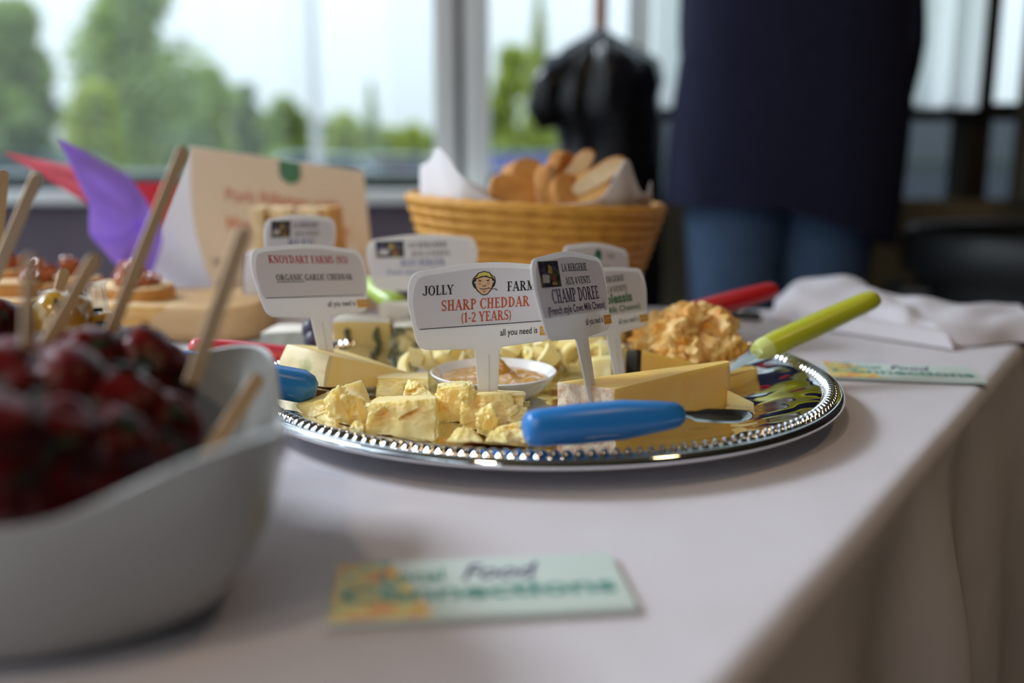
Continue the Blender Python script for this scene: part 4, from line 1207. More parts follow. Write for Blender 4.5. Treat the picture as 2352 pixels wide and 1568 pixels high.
body_me = finish('panel', bm, M['tag'], sharp=30)
bm = nb(); add_prism(bm, INS, FD - 0.00022, FD + 0.0002); ins_me = finish('paper_insert', bm, M['paper'], sharp=30)
bm = nb(); plain_text(bm, 'all you need is', 0.0085, 0.0345, BB + 0.0070, 0.0040, FD - 0.00012, bold=0.012); foot_me = finish('motto', bm, M['ink'], False)
bm = nb(); add_prism(bm, rounded([(0.0362, BB + 0.0053, 0.0006), (0.0478, BB + 0.0053, 0.0006), (0.0483, BB + 0.0112, 0.0006), (0.0362, BB + 0.0112, 0.0006)], 2), FD - 0.0001, FD + 0.0001)
plain_text(bm, 'cheese', 0.0371, 0.0470, BB + 0.0072, 0.0036, FD - 0.00022, 1)
box_me = finish('amber_box', bm, [M['box_or'], M['paper']], False)
PD = FD - 0.00022 - 0.00012
def sign(pose, label, k=1.0, stake=1.0):
    yaw, lean, roll, x, y, z = pose
    p = Vector((x, y, T + z))
    cam_p = Vector((0, 0, T + CH))
    p = cam_p + (p - cam_p) * k
    m4 = Matrix.Translation(p) @ rotm(yaw, lean, roll) @ Matrix.Scale(k, 4)
    t = thing('cheese_sign', label, 'sign', m4, 'white cheese name signs')
    part_mesh('panel', body_me, t); part_mesh('paper_insert', ins_me, t)
    f = part_mesh('motto', foot_me, t); b = part_mesh('amber_box', box_me, t)
    return t
def words(t, fn, mats, name='lettering'):
    bm = nb(); fn(bm)
    return part(name, bm, [M[m] for m in mats], t, world=False, smooth=False, kind='stuff' if name == 'lettering' else None)
def photo(t, x0, x1, z0, z1):
    bm = nb(); flat(bm, [(x0, z0), (x1, z0), (x1, z1), (x0, z1)], PD)
    w_, h_ = x1 - x0, z1 - z0
    for i, (pts, mi) in enumerate(((((.10, .18), (.42, .16), (.46, .46), (.14, .50)), 1), (((.08, .58), (.34, .62), (.30, .74), (.10, .72)), 3), (((.42, .55), (.60, .50), (.66, .78), (.50, .86)), 2), (((.60, .22), (.80, .26), (.76, .50), (.58, .44)), 4), (((.55, .08), (.80, .06), (.78, .18), (.56, .2)), 2), (((.2, .5), (.48, .46), (.5, .54), (.2, .58)), 3), (((.70, .62), (.86, .6), (.84, .8), (.74, .82)), 3))):
        flat(bm, [(x0 + a * w_, z0 + b * h_) for a, b in pts], PD - 0.00003 - i * 0.000004, mi)
    return part('photo_print', bm, [M['photo'], M['p_white'], M['p_yel'], M['p_vio'], M['p_red']], t, world=False, smooth=False)

# farmer sign
s = sign((0.4606, -0.0416, 0.0132, -0.0152, 0.5801, 0.0236), 'white sign with farmer face reading SHARP CHEDDAR, on the front cheddar block')
def jolly(bm):
    serif_text(bm, 'JOLLY', -0.0418, -0.0222, BB + 0.0343, 0.0057, PD, 0)
    serif_text(bm, 'FARMER', 0.0132, 0.0425, BB + 0.0343, 0.0060, PD, 0)
    serif_text(bm, 'SHARP CHEDDAR', -0.0305, 0.0290, BB + 0.0245, 0.0064, PD, 1)
    serif_text(bm, '(1-2 YEARS)', -0.0180, 0.0165, BB + 0.0168, 0.0060, PD, 1)
words(s, jolly, ['ink', 'ink_or'])
def rule(bm): flat(bm, [(-0.0445, BB + 0.0142), (0.0445, BB + 0.0142), (0.0445, BB + 0.0147), (-0.0445, BB + 0.0147)], PD)
words(s, rule, ['ink'], 'rule_line')
def face(bm):
    cx, cz = -0.0022, BB + 0.0402
    S_ = 0.0142
    P = lambda pts: [(cx + a * S_ / 2 * 1.14, cz + b * S_ / 2) for a, b in pts]
    d = PD
    def f(pts, mi):
        nonlocal d
        d -= 0.000012
        flat(bm, P(pts), d, mi)
    f(ell(0, 0.08, 0.98, 0.80, 26), 0)                                    # hair and outline
    f([(-.72, .35), (-.80, -.20), (-.62, -.62), (-.22, -1.02), (.04, -1.08), (.30, -1.0), (.66, -.58), (.80, -.15), (.72, .35)], 0)
    f([(-.64, .34), (-.70, -.18), (-.55, -.56), (-.20, -.94), (.04, -.99), (.27, -.92), (.58, -.53), (.71, -.12), (.64, .34), (.0, .52)], 1)   # face
    f([(-.98, .10), (-.90, .46), (-.62, .62), (-.52, .86), (.0, 1.02), (.50, .88), (.62, .64), (.90, .50), (.98, .14), (.80, .46), (.5, .40), (.2, .56), (-.2, .52), (-.5, .40), (-.82, .42)], 0)   # hat outline
    f([(-.90, .20), (-.84, .46), (-.54, .60), (-.45, .80), (.0, .94), (.44, .82), (.55, .60), (.84, .46), (.90, .24), (.78, .50), (.5, .47), (.2, .62), (-.2, .60), (-.5, .47), (-.80, .48)], 2)   # hat
    for sx in (-1, 1):
        f(ell(sx * .72, .06, .10, .10, 10), 3)                             # white hair tufts
        f(P2 := [(sx * .46, .30), (sx * .18, .20), (sx * .20, .15), (sx * .48, .24)], 0)
        f([(sx * .44, .16), (sx * .22, .22), (sx * .20, .17), (sx * .42, .11)], 0)
        for a, b in ((.28, -.02), (.40, -.04), (.34, -.12)):
            f(ell(sx * a, b, .035, .035, 6), 0)
    f([(-.10, -.12), (-.14, -.26), (.0, -.34), (.16, -.26), (.12, -.10), (.09, -.24), (.0, -.28), (-.08, -.22)], 0)
    f([(-.46, -.40), (-.30, -.52), (.0, -.56), (.34, -.50), (.52, -.34), (.34, -.45), (.0, -.50), (-.30, -.46)], 0)
    f([(-.12, -.70), (.14, -.70), (.10, -.75), (-.08, -.75)], 0)
    f([(.30, -.44), (1.06, -.56), (1.06, -.60), (.30, -.49)], 0)            # straw
    f([(.85, -.50), (1.15, -.70), (1.10, -.72), (.82, -.54)], 0)
words(s, face, ['ink', 'skin_print', 'hat_print', 'paper'], 'farmer_logo')

# LA BERGERIE signs
def berg(t, name_s, n0, n1, nz, nh, sub, s0, s1, sz, mn, ms, serif=True):
    photo(t, -0.0425, -0.0165, BB + 0.0318, BB + 0.0470)
    def fn(bm):
        serif_text(bm, 'LA BERGERIE', -0.0125, 0.0235, BB + 0.0405, 0.0046, PD, 0)
        serif_text(bm, 'AUX 4 VENTS', -0.0105, 0.0255, BB + 0.0325, 0.0044, PD, 0)
        if name_s:
            if serif: serif_text(bm, name_s, n0, n1, nz, nh, PD, 1)
            else: plain_text(bm, name_s, n0, n1, nz, nh, PD, 1, bold=0.035)
        if sub: plain_text(bm, sub, s0, s1, sz, 0.0044, PD, 2, bold=0.015)
    words(t, fn, ['ink', mn, ms])
s = sign((1.0914, -0.243, 0.0821, 0.0462, 0.5639, 0.033), 'white sign reading CHAMP DOREE stuck into the rinded wedge')
berg(s, 'CHAMP DOREE', -0.0320, 0.0350, BB + 0.0222, 0.0082, '(French style Cows Milk Cheese)', -0.0400, 0.0415, BB + 0.0160, 'ink_pur', 'ink_pur')
s = sign((0.8157, -0.2239, 0.0116, 0.0824, 0.7316, 0.004), 'white sign with green lettering half hidden behind the CHAMP DOREE sign', 0.90)
berg(s, 'Duplessis', -0.0200, 0.0300, BB + 0.0238, 0.0075, '(Cows Milk Cheese)', -0.0300, 0.0390, BB + 0.0168, 'ink_green', 'ink_green', False)
s = sign((1.0781, 0.0385, 0.0491, -0.2052, 0.9205, 0.0325), 'white sign with a small photo, half hidden behind the garlic cheddar sign', 0.885)
berg(s, 'BLEU', -0.020, 0.020, BB + 0.0235, 0.006, None, 0, 0, 0, 'ink_blue', 'ink_blue')
s = sign((0.0243, -0.0257, -0.0223, -0.0818, 0.8896, 0.0164), 'white sign with blue lettering at the back of the tray before the basket', 0.93)
berg(s, 'BLEU BERGER', -0.0200, 0.0210, BB + 0.0235, 0.0062, '(French style Cows Milk Cheese)', -0.0330, 0.0330, BB + 0.0160, 'ink_blue', 'ink_lblue')
# garlic cheddar sign
s = sign((0.9277, -0.3056, 0.0922, -0.1302, 0.6606, 0.0298), 'white sign reading ORGANIC GARLIC CHEDDAR in the herb-speckled wedge')
def kn(bm):
    serif_text(bm, 'KNOYDART FARMS (NS)', -0.0370, 0.0345, BB + 0.0385, 0.0054, PD, 0)
    serif_text(bm, 'ORGANIC GARLIC CHEDDAR', -0.0330, 0.0360, BB + 0.0262, 0.0044, PD, 1)
    flat(bm, [(-0.0330, BB + 0.0250), (-0.0090, BB + 0.0250), (-0.0090, BB + 0.0254), (-0.0330, BB + 0.0254)], PD, 1)
words(s, kn, ['ink_red', 'ink'])
words(s, rule, ['ink'], 'rule_line')
# far right sign
s = sign((0.9049, -0.0622, 0.1151, 0.0708, 0.8172, 0.0145), 'white sign with a dark green emblem, farthest one behind the CHAMP DOREE sign', 0.945)
def fr(bm):
    flat(bm, rounded([(-0.004, BB + 0.0375, 0.002), (0.006, BB + 0.0375, 0.002), (0.0075, BB + 0.0435, 0.003), (0.001, BB + 0.0485, 0.003), (-0.005, BB + 0.0435, 0.003)], 3), PD, 0)
    flat(bm, ell(0.001, BB + 0.0445, 0.0022, 0.0022, 10), PD - 0.00002, 1)
    serif_text(bm, 'FARM', 0.014, 0.027, BB + 0.0405, 0.0035, PD, 2)
    serif_text(bm, 'CHEDDAR', -0.020, 0.022, BB + 0.0275, 0.0060, PD, 2)
words(s, fr, ['ink_teal', 'ink', 'ink_grey'])

# ================================================================== WHITE BOWL OF FRUIT
NR = at(652, 1036, 0.074); FR = at(602, 792, 0.078)
f2 = Vector((FR.x - NR.x, FR.y - NR.y)); SD = f2.length; f2.normalize()
l2 = Vector((-f2.y, f2.x))
BC = Vector(((NR.x + FR.x) / 2, (NR.y + FR.y) / 2)) + l2 * SD * 0.5
BW = Matrix(((l2.x, f2.x, 0, BC.x), (l2.y, f2.y, 0, BC.y), (0, 0, 1, T), (0, 0, 0, 1)))      # local: x to the left, y away
bowl = thing('fruit_bowl', 'white square china bowl with raised corners holding glazed fruit', 'bowl', BW)
def rimr(a, n=6.5):
    c, s_ = abs(math.cos(a)), abs(math.sin(a))
    return SD / 2 * 1.06 * (c ** n + s_ ** n) ** (-1 / n)
def rimz(a):
    k = abs(math.sin(2 * a)) ** 2.2
    return 0.0585 + 0.0205 * k
NA = 128
def bring(f, zf, off=0.0):
    r = []
    for i in range(NA):
        a = 2 * PI * i / NA
        sq = rimr(a); ci = SD / 2 * 1.05
        k = min(1.0, f * f)
        rr = ((sq * k + ci * (1 - k)) * f - off)
        r.append(Vector((rr * math.cos(a), rr * math.sin(a), rimz(a) * zf)))
    return r
bm = nb()
prof_o = [(0.60, 0.0), (0.63, 0.0), (0.655, 0.03), (0.72, 0.09), (0.80, 0.20), (0.87, 0.36), (0.93, 0.56), (0.97, 0.80), (1.0, 0.985), (1.002, 1.0)]
rings = [bring(0.01, 0.03)] + [bring(f, z) for f, z in prof_o]
th = 0.0034
rings += [bring(1.0, 1.004, 0.0018), bring(1.0, 0.995, 0.0036)]
rings += [[v + Vector((0, 0, 0.004)) if z < 0.5 else v for v in bring(f, z, th)] for f, z in reversed(prof_o[2:-1])] + [bring(0.3, 0.10), bring(0.01, 0.10)]
add_rings(bm, rings)
bmesh.ops.recalc_face_normals(bm, faces=bm.faces[:])
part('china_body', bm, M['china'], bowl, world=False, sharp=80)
# fruit pieces in the bowl
rng = random.Random(12)
def fruit(p, r, mat, label, k, herbs=8):
    p = Vector(p)
    t = thing('fruit_piece', label, 'fruit', p, 'glazed fruit pieces in the white bowl')
    rot = Matrix.Rotation(rng.uniform(-0.5, 0.5), 3, 'X') @ Matrix.Rotation(rng.uniform(-0.5, 0.5), 3, 'Y')
    bm = nb(); add_blob(bm, p, (r, r, r * 1.12), k, 0.16, 4, 1.3, rot); part('flesh', bm, M[mat], t, sharp=80)
    bm = nb()
    for h in range(herbs):
        d = Vector((rng.uniform(-1, 1), rng.uniform(-1, 0.6), rng.uniform(-0.5, 1))).normalized()
        s_, u = frame_of(d)
        a = rng.uniform(0, 6.28)
        e1 = s_ * math.cos(a) + u * math.sin(a); e2 = d.cross(e1)
        L, W = rng.uniform(0.003, 0.007), rng.uniform(0.0012, 0.0026)
        c = p + Vector((d.x * r, d.y * r, d.z * r * 1.1)) * 1.06
        pts = [c - e1 * L, c - e2 * W + d * 0.0008, c + e1 * L * 0.9 + d * 0.001, c + e2 * W + d * 0.0006]
        lo = [q - d * 0.0022 for q in pts]
        add_rings(bm, [lo, pts])
    bmesh.ops.recalc_face_normals(bm, faces=bm.faces[:])
    part('herb_flecks', bm, M['herb'], t, kind='stuff')
    return t
FR_ = [(15, 965, 0.333, .025, 'at the left edge of the picture, nearest'), (150, 975, 0.340, .024, 'in the nearest row, left of the middle'), (280, 985, 0.345, .021, 'in the nearest row, right of the middle'), (375, 1000, 0.345, .014, 'nearest the right wall of the bowl'),
       (70, 905, 0.380, .024, 'in the second row at the left'), (205, 895, 0.392, .024, 'in the second row at the middle, below the crossing sticks'), (338, 868, 0.402, .0195, 'in the second row at the right, topmost'), (0, 1050, 0.300, .022, 'low at the left front wall'), (125, 1062, 0.310, .021, 'low at the front wall, middle'),
       (255, 1065, 0.318, .018, 'low at the front wall, right'), (352, 1075, 0.325, .012, 'small, lowest near the front right corner'), (275, 852, 0.448, .020, 'behind the topmost red piece')]
for i, (px, py, y, r, lb) in enumerate(FR_):
    fruit(aty(px, py, y), r, 'fruit', 'dark red glazed fruit piece ' + lb, i + 1, 9)
fruit(aty(142, 748, 0.492), 0.0168, 'golden', 'golden glazed fruit piece with herb flecks at the back of the bowl', 31, 14)
fruit(aty(-5, 760, 0.475), 0.0150, 'fruit', 'dark red glazed piece beside the golden one at the back', 32, 6)
fruit(aty(225, 775, 0.500), 0.0130, 'golden', 'small golden piece behind the crossing sticks', 33, 6)
# wooden sticks
def stick(P0, P1, label, w_=0.0054, th=0.0018, name='wooden_stick'):
    P0, P1 = Vector(P0), Vector(P1)
    z = (P0 - P1); L = z.length; z.normalize()
    v = (Vector((0, 0, T + CH)) - (P0 + P1) / 2)
    y = -(v - z * v.dot(z)).normalized()
    x = y.cross(z)
    m4 = Matrix(((x.x, y.x, z.x, P1.x), (x.y, y.y, z.y, P1.y), (x.z, y.z, z.z, P1.z), (0, 0, 0, 1)))
    out = [(-w_ / 2, 0), (w_ / 2, 0), (w_ / 2, L - w_ / 2)] + [(w_ / 2 * math.cos(a), L - w_ / 2 + w_ / 2 * math.sin(a)) for a in (0.4, 0.8, 1.2, 1.57, 1.94, 2.34, 2.74)] + [(-w_ / 2, L - w_ / 2)]
    bm = nb(); add_prism(bm, out, -th / 2, th / 2)
    o = bpy.data.objects.new(name, finish(name, bm, M['stick'], sharp=30))
    C.objects.link(o)
    o.matrix_world = m4 @ Matrix.Rotation(0.25, 4, 'Z')
    tag(o, label, 'stick', 'wooden sticks in the fruit bowl')
stick(aty(424, 338, 0.425), aty(225, 835, 0.40), 'longest wooden stick, crossing in front of the purple napkin')
stick(aty(88, 397, 0.45), aty(-40, 700, 0.46), 'wooden stick leaning at the left edge below the red napkin')
stick(aty(8, 392, 0.52), aty(-22, 720, 0.48), 'wooden stick cut by the left edge of the picture')
stick(aty(222, 585, 0.40), aty(85, 830, 0.375), 'wooden stick leaning right in the left half of the bowl', 0.0056)
stick(aty(150, 616, 0.505), aty(116, 740, 0.490), 'sharp short wooden stick in the golden fruit piece')
stick(aty(566, 520, 0.37), aty(440, 880, 0.365), 'thick-looking wooden stick nearest the garlic cheddar sign', 0.0060)
stick(aty(598, 862, 0.375), aty(452, 1085, 0.335), 'wooden stick lying against the right inner wall of the bowl', 0.0060)
stick(aty(70, 585, 0.335), aty(60, 850, 0.335), 'pale upright blurred stick in the nearest fruit', 0.0042)
# clear plastic cup rim
cp = aty(208, 712, 0.545)
t = thing('clear_cup', 'clear plastic tasting cup standing behind the golden fruit', 'cup', Vector((cp.x, cp.y, T)))
zc = cp.z - T
bm = nb()
add_lathe(bm, [(0.0, 0.0), (0.012, 0.0), (0.014, 0.002), (0.0175, zc + 0.013), (0.0182, zc + 0.0145), (0.0188, zc + 0.0138), (0.0180, zc + 0.011), (0.0148, 0.001)], 40)
bm.transform(Matrix.Rotation(-0.10, 4, 'Y'))
part('cup_wall', bm, M['clear'], t, world=False, sharp=80)

# ================================================================== BOARD WITH CROSTINI
BY0, BY1, BX0, BX1, BH = 0.853, 0.985, -0.60, -0.232, 0.034
brd = thing('wooden_board', 'thick pale wooden board carrying the stacked toasts', 'board', Vector(((BX0 + BX1) / 2, (BY0 + BY1) / 2, T)))
bm = nb()
out = rounded([(BX0, BY0, 0.02), (BX1, BY0, 0.035), (BX1, BY1, 0.035), (BX0, BY1, 0.02)], 8)
rings = []
for z, ins in ((0.001, 0.004), (0.004, 0.0005), (0.010, 0), (BH - 0.006, 0), (BH - 0.002, 0.0015), (BH, 0.004)):
    cx, cy = (BX0 + BX1) / 2, (BY0 + BY1) / 2
    rings.append([Vector((x - math.copysign(ins, x - cx), y - math.copysign(ins, y - cy), T + z)) for x, y in out])
add_rings(bm, rings)
part('slab', bm, M['board'], brd, sharp=50)
rng = random.Random(8)
def toast(px, py, y, rx, ry, th, rz, label, mat='toast', tilt=(0, 0), relish=None, group='stacked toasts on the wooden board'):
    p = aty(px, py, y)
    rot = Matrix.Rotation(rz, 4, 'Z') @ Matrix.Rotation(tilt[0], 4, 'X') @ Matrix.Rotation(tilt[1], 4, 'Y')
    m4 = Matrix.Translation(p) @ rot
    t = thing('toast', label, 'toast', m4, group)
    def ol(k, j):
        return [(k * rx * math.copysign(abs(math.cos(a)) ** 0.75, math.cos(a)) * (1 + 0.04 * math.sin(3 * a + j)), k * ry * math.copysign(abs(math.sin(a)) ** 0.75, math.sin(a))) for a in [2 * PI * i / 36 for i in range(36)]]
    j = rng.uniform(0, 6)
    bm = nb()
    rings = [[Vector((x, yy, z + 0.0015 * noise.noise(Vector((x * 90, yy * 90, j))))) for x, yy in ol(k, j)] for k, z in ((0.95, -th / 2), (1.0, -th * 0.3), (1.0, th * 0.3), (0.95, th / 2))]
    add_rings(bm, rings)
    part('crust', bm, M['crust' if mat == 'crumb' else mat], t, world=False)
    bm = nb()
    add_rings(bm, [[Vector((x, yy, z)) for x, yy in ol(k, j)] for k, z in ((0.90, th / 2 - 0.002), (0.90, th / 2 + 0.0006), (0.86, th / 2 + 0.0012))])
    part('crumb_face', bm, M['crumb'], t, world=False)
    if relish:
        bm = nb()
        for k in range(relish):
            a = rng.uniform(0, 6.28); r_ = rx * 0.5 * rng.random()
            add_blob(bm, (r_ * math.cos(a), r_ * math.sin(a) * 0.7, th / 2 + 0.004 + 0.017 * rng.random() * (1 - r_ / (rx * 0.55))), (0.0085, 0.0075, 0.0075), k + px, 0.5, 3, 1.8)
        part('relish_topping', bm, M['relish'], t, world=False)
    return t
toast(330, 708, 0.875, 0.046, 0.024, 0.011, 0.05, 'lowest long toast of the pile next to the white side of the tent card', tilt=(0.02, 0.05))
toast(305, 672, 0.895, 0.038, 0.025, 0.014, -0.1, 'upper toast with orange relish beneath the purple napkin', 'crumb', tilt=(0.06, 0.03), relish=14)
toast(364, 668, 0.915, 0.011, 0.013, 0.014, 0.3, 'small dark red-topped toast end right of the relish toast', 'crust')
toast(170, 704, 0.880, 0.048, 0.024, 0.013, 0.02, 'pale long toast at the bottom of the middle pile', 'crumb')
toast(95, 664, 0.910, 0.030, 0.022, 0.012, 0.1, 'middle pile toast with orange relish behind the short stick', 'crumb', tilt=(0.05, 0.0), relish=12)
toast(172, 652, 0.925, 0.026, 0.020, 0.012, 0.0, 'toast with pinkish top behind the short stick', 'crumb', relish=4)
toast(20, 704, 0.875, 0.038, 0.024, 0.013, 0.0, 'lowest toast of the pile at the left edge of the picture', 'crumb')
toast(22, 662, 0.90, 0.036, 0.022, 0.013, 0.0, 'second toast of the pile at the left edge', 'crumb')
toast(6, 632, 0.93, 0.030, 0.022, 0.011, 0.1, 'topmost toast with relish at the left edge', 'crumb', relish=10)
toast(250, 735, 0.865, 0.046, 0.02, 0.010, 0.0, 'flat toast half hidden behind the clear cup')

# ================================================================== NAPKINS
def sheet(name, pts, m, label, cat, group=None, n=24, wob=0.002, th=0.0012, seed=0):
    bm = nb()
    for quad in pts:
        a, b, c, d = [Vector(q) for q in quad]
        def fn(u, v):
            p = (a * (1 - u) + b * u) * (1 - v) + (d * (1 - u) + c * u) * v
            k = math.sin(PI * u) * math.sin(PI * v)
            return p + Vector((0.2, -1, 0.3)) * wob * k * (1 + 2.5 * noise.noise(p * 26 + Vector((seed, 0, 0)))) 
        add_grid(bm, fn, n, n)
    bmesh.ops.remove_doubles(bm, verts=bm.verts[:], dist=0.0004)
    solidify(bm, th)
    return solo(name, bm, M[m], label, cat, group, sharp=45)
Y = 1.02
pt = lambda px, py, y=Y: aty(px, py, y)
low = pt(285, 705, 1.02)
sheet('paper_napkin', [
    (pt(132, 317, 1.00), pt(295, 405, 1.045), pt(318, 500, 1.02), pt(205, 470, 0.985)),
    (pt(205, 470, 0.985), pt(318, 500, 1.02), pt(285, 545, 1.00), pt(206, 540, 0.99)),
    (pt(295, 405, 1.045), pt(360, 500, 1.05), pt(372, 555, 1.045), pt(318, 500, 1.02)),
    (pt(206, 540, 0.99), pt(318, 500, 1.035), pt(372, 555, 1.045), pt(268, 610, 1.01)),
    (pt(268, 610, 1.01), pt(372, 555, 1.045), pt(340, 650, 1.035), pt(300, 700, 1.02)),
], 'purple', 'purple folded paper napkin standing up behind the toasts', 'napkin', 'folded paper napkins', wob=0.006, seed=3)
Y = 1.145
sheet('paper_napkin', [
    (pt(12, 352), pt(170, 385, 1.16), pt(265, 420, 1.145), pt(205, 470)),
    (pt(205, 470), pt(265, 420, 1.145), pt(330, 560, 1.145), pt(262, 600)),
    (pt(265, 420, 1.15), pt(415, 420, 1.165), pt(372, 520, 1.165), pt(330, 560, 1.145)),
    (pt(330, 560, 1.145), pt(372, 520, 1.165), pt(330, 680, 1.145), pt(300, 675, 1.145)),
], 'redpap', 'red folded paper napkin spreading out behind the purple one', 'napkin', 'folded paper napkins', wob=0.007, seed=7)

# ================================================================== TENT CARD
tc_ = thing('tent_card', 'large cream tent card with red lettering standing behind the wooden board', 'card', Vector((-0.22, 1.07, T)))
fl, fr_, br_, bl_ = aty(437, 336, 1.035), aty(836, 394, 1.075), aty(872, 722, 1.045), aty(517, 727, 1.005)
br_.z = bl_.z = T + 0.001
def leaf(u, v, off=0.0):
    p = (bl_ * (1 - u) + br_ * u) * (1 - v) + (fl * (1 - u) + fr_ * u) * v
    bow = math.sin(PI * v) * (0.012 * (1 - u) + 0.004)
    return p + Vector((-0.9, 0.3, 0)) * bow * (1 - 0.6 * u) + Vector((0, -off, 0))
bm = nb(); add_grid(bm, leaf, 24, 24); solidify(bm, 0.0008); part('front_leaf', bm, M['cream'], tc_)
b0, b1 = aty(300, 690, 1.10), aty(640, 690, 1.15)
b0.z = b1.z = T + 0.001
bm = nb()
add_grid(bm, lambda u, v: (b0 * (1 - u) + b1 * u) * (1 - v) + (fl * (1 - u) + fr_ * u) * v + Vector((0, 0.003 * (1 - v), 0)), 8, 8)
solidify(bm, 0.0008); part('back_leaf', bm, M['cardin'], tc_, label='white inner side of the back leaf')
def on_leaf(bm_src, off=0.0014):
    for v in bm_src.verts:
        p = leaf(v.co.x, v.co.z, off)
        v.co = p
bm = nb()
plain_text(bm, 'Pork Rillettes with', 0.19, 0.83, 0.70, 0.075, 0, 0, bold=0.01)
plain_text(bm, 'Mustard and Toast', 0.18, 0.88, 0.52, 0.085, 0, 0, bold=0.01)
flat(bm, [(0.04, 0.19), (0.20, 0.19), (0.20, 0.198), (0.04, 0.198)], 0, 1)
plain_text(bm, 'GF', 0.05, 0.10, 0.30, 0.04, 0, 1)
on_leaf(bm); part('lettering', bm, [M['ink_pink'], M['ink_grey']], tc_, smooth=False, kind='stuff')
bm = nb()
flat(bm, rounded([(0.50, 1.0 - 0.004, 0.01), (0.50, 0.88, 0.04), (0.56, 0.84, 0.04), (0.62, 0.88, 0.04), (0.62, 1.0 - 0.004, 0.01)], 4), 0, 0)
on_leaf(bm); part('green_emblem', bm, M['ink_green'], tc_, smooth=False)
# crackers standing behind the half hidden sign
rng = random.Random(3)
for i in range(6):
    px = 603 + i * 32
    p = aty(px, 540, 0.955 + 0.006 * (i % 2))
    bm = nb(); add_box(bm, -0.0065, 0.0065, -0.020, 0.020, -0.030, 0.028, 0.003)
    for v in bm.verts:
        v.co += Vector((0.0008, 0, 0.0008)) * noise.noise(v.co * 120)
    bm.transform(Matrix.Translation(p) @ Matrix.Rotation(0.1 * math.sin(i * 2.1), 4, 'Y') @ Matrix.Rotation(0.2 * math.sin(i), 4, 'Z'))
    solo('cracker', bm, M['toast'] if i > 4 else M['crumb'], ('leftmost tan cracker of the row before the tent card', 'second tan cracker from the left before the tent card', 'third tan cracker from the left before the tent card', 'third tan cracker from the right before the tent card', 'second tan cracker from the right before the tent card', 'rightmost browner cracker of the row before the tent card')[i], 'cracker', 'row of crackers before the tent card')
p = aty(690, 600, 0.955)
t = thing('cracker_box', 'low white card box holding the row of crackers', 'box', Vector((p.x, p.y, T)))
bm = nb()
x0, x1, y0, y1, zt = p.x - 0.052, p.x + 0.052, 0.93, 0.985, aty(690, 575, 0.955).z
add_box(bm, x0, x1, y0, y1, T + 0.0005, T + 0.003); part('bottom', bm, M['paper'], t)
for a in ((x0, x1, y0, y0 + 0.0012), (x0, x1, y1 - 0.0012, y1), (x0, x0 + 0.0012, y0, y1), (x1 - 0.0012, x1, y0, y1)):
    bm = nb(); add_box(bm, a[0], a[1], a[2], a[3], T + 0.003, zt); part('side', bm, M['paper'], t)

# ================================================================== BREAD BASKET
KC = Vector((0.0240, 0.985))
kb = thing('bread_basket', 'round honey-coloured coiled wicker basket full of bread', 'basket', Vector((KC.x, KC.y, T)))
NCO = 13
HB = 0.125
for i in range(NCO):
    f = i / (NCO - 1)
    r = 0.084 + 0.042 * f ** 0.85
    z = 0.005 + (HB - 0.010) * f
    bm = nb()
    rings = []
    n = 96
    R_ = []
    for k in range(n):
        a = 2 * PI * k / n
        rr = 0.0056 + 0.0006 * math.sin(k * PI / 1.5)
        d = Vector((math.cos(a), math.sin(a), 0))
        cz = z - 0.006 * f * d.x
        ring_ = [bm.verts.new(d * (r + rr * math.cos(q)) + Vector((0, 0, cz + rr * 1.02 * math.sin(q)))) for q in [2 * PI * j / 10 for j in range(10)]]
        R_.append(ring_)
    for k in range(n):
        a, b = R_[k], R_[(k + 1) % n]
        for j in range(10):
            bm.faces.new((a[j], b[j], b[(j + 1) % 10], a[(j + 1) % 10]))
    bmesh.ops.recalc_face_normals(bm, faces=bm.faces[:])
    part('coil', bm, M['wicker'], kb, world=False)
bm = nb(); add_lathe(bm, [(0, 0.001), (0.084, 0.001), (0.086, 0.008), (0, 0.008)], 48); part('basket_bottom', bm, M['wicker'], kb, world=False)
# napkin lining
def liner(u, v):
    a = 2 * PI * u
    r = 0.035 + 0.077 * min(1.0, v / 0.75)
    z = 0.012 + 0.106 * min(1.0, v / 0.75) ** 1.5
    def pk(deg, w_, h):
        d = (math.degrees(a) - deg + 180) % 360 - 180
        return h * math.exp(-(d / w_) ** 2)
    up = 0.006 + pk(216, 20, 0.050) + pk(190, 12, 0.020) + pk(316, 12, 0.040) + pk(344, 7, 0.018) + pk(150, 25, 0.03) + pk(60, 30, 0.02)
    if v > 0.75:
        z += up * (v - 0.75) / 0.25
        r += 0.004 * (v - 0.75) / 0.25
    r += 0.004 * math.sin(a * 9 + v * 4) * v
    r = min(r, 0.1165)
    return Vector((KC.x + r * math.cos(a), KC.y + r * math.sin(a), T + z))
bm = nb(); add_grid(bm, liner, 160, 26); bmesh.ops.remove_doubles(bm, verts=bm.verts[:], dist=1e-5); solidify(bm, 0.0007)
solo('basket_napkin', bm, M['napkin'], 'white paper napkin lining the bread basket with corners sticking up', 'napkin', sharp=80)
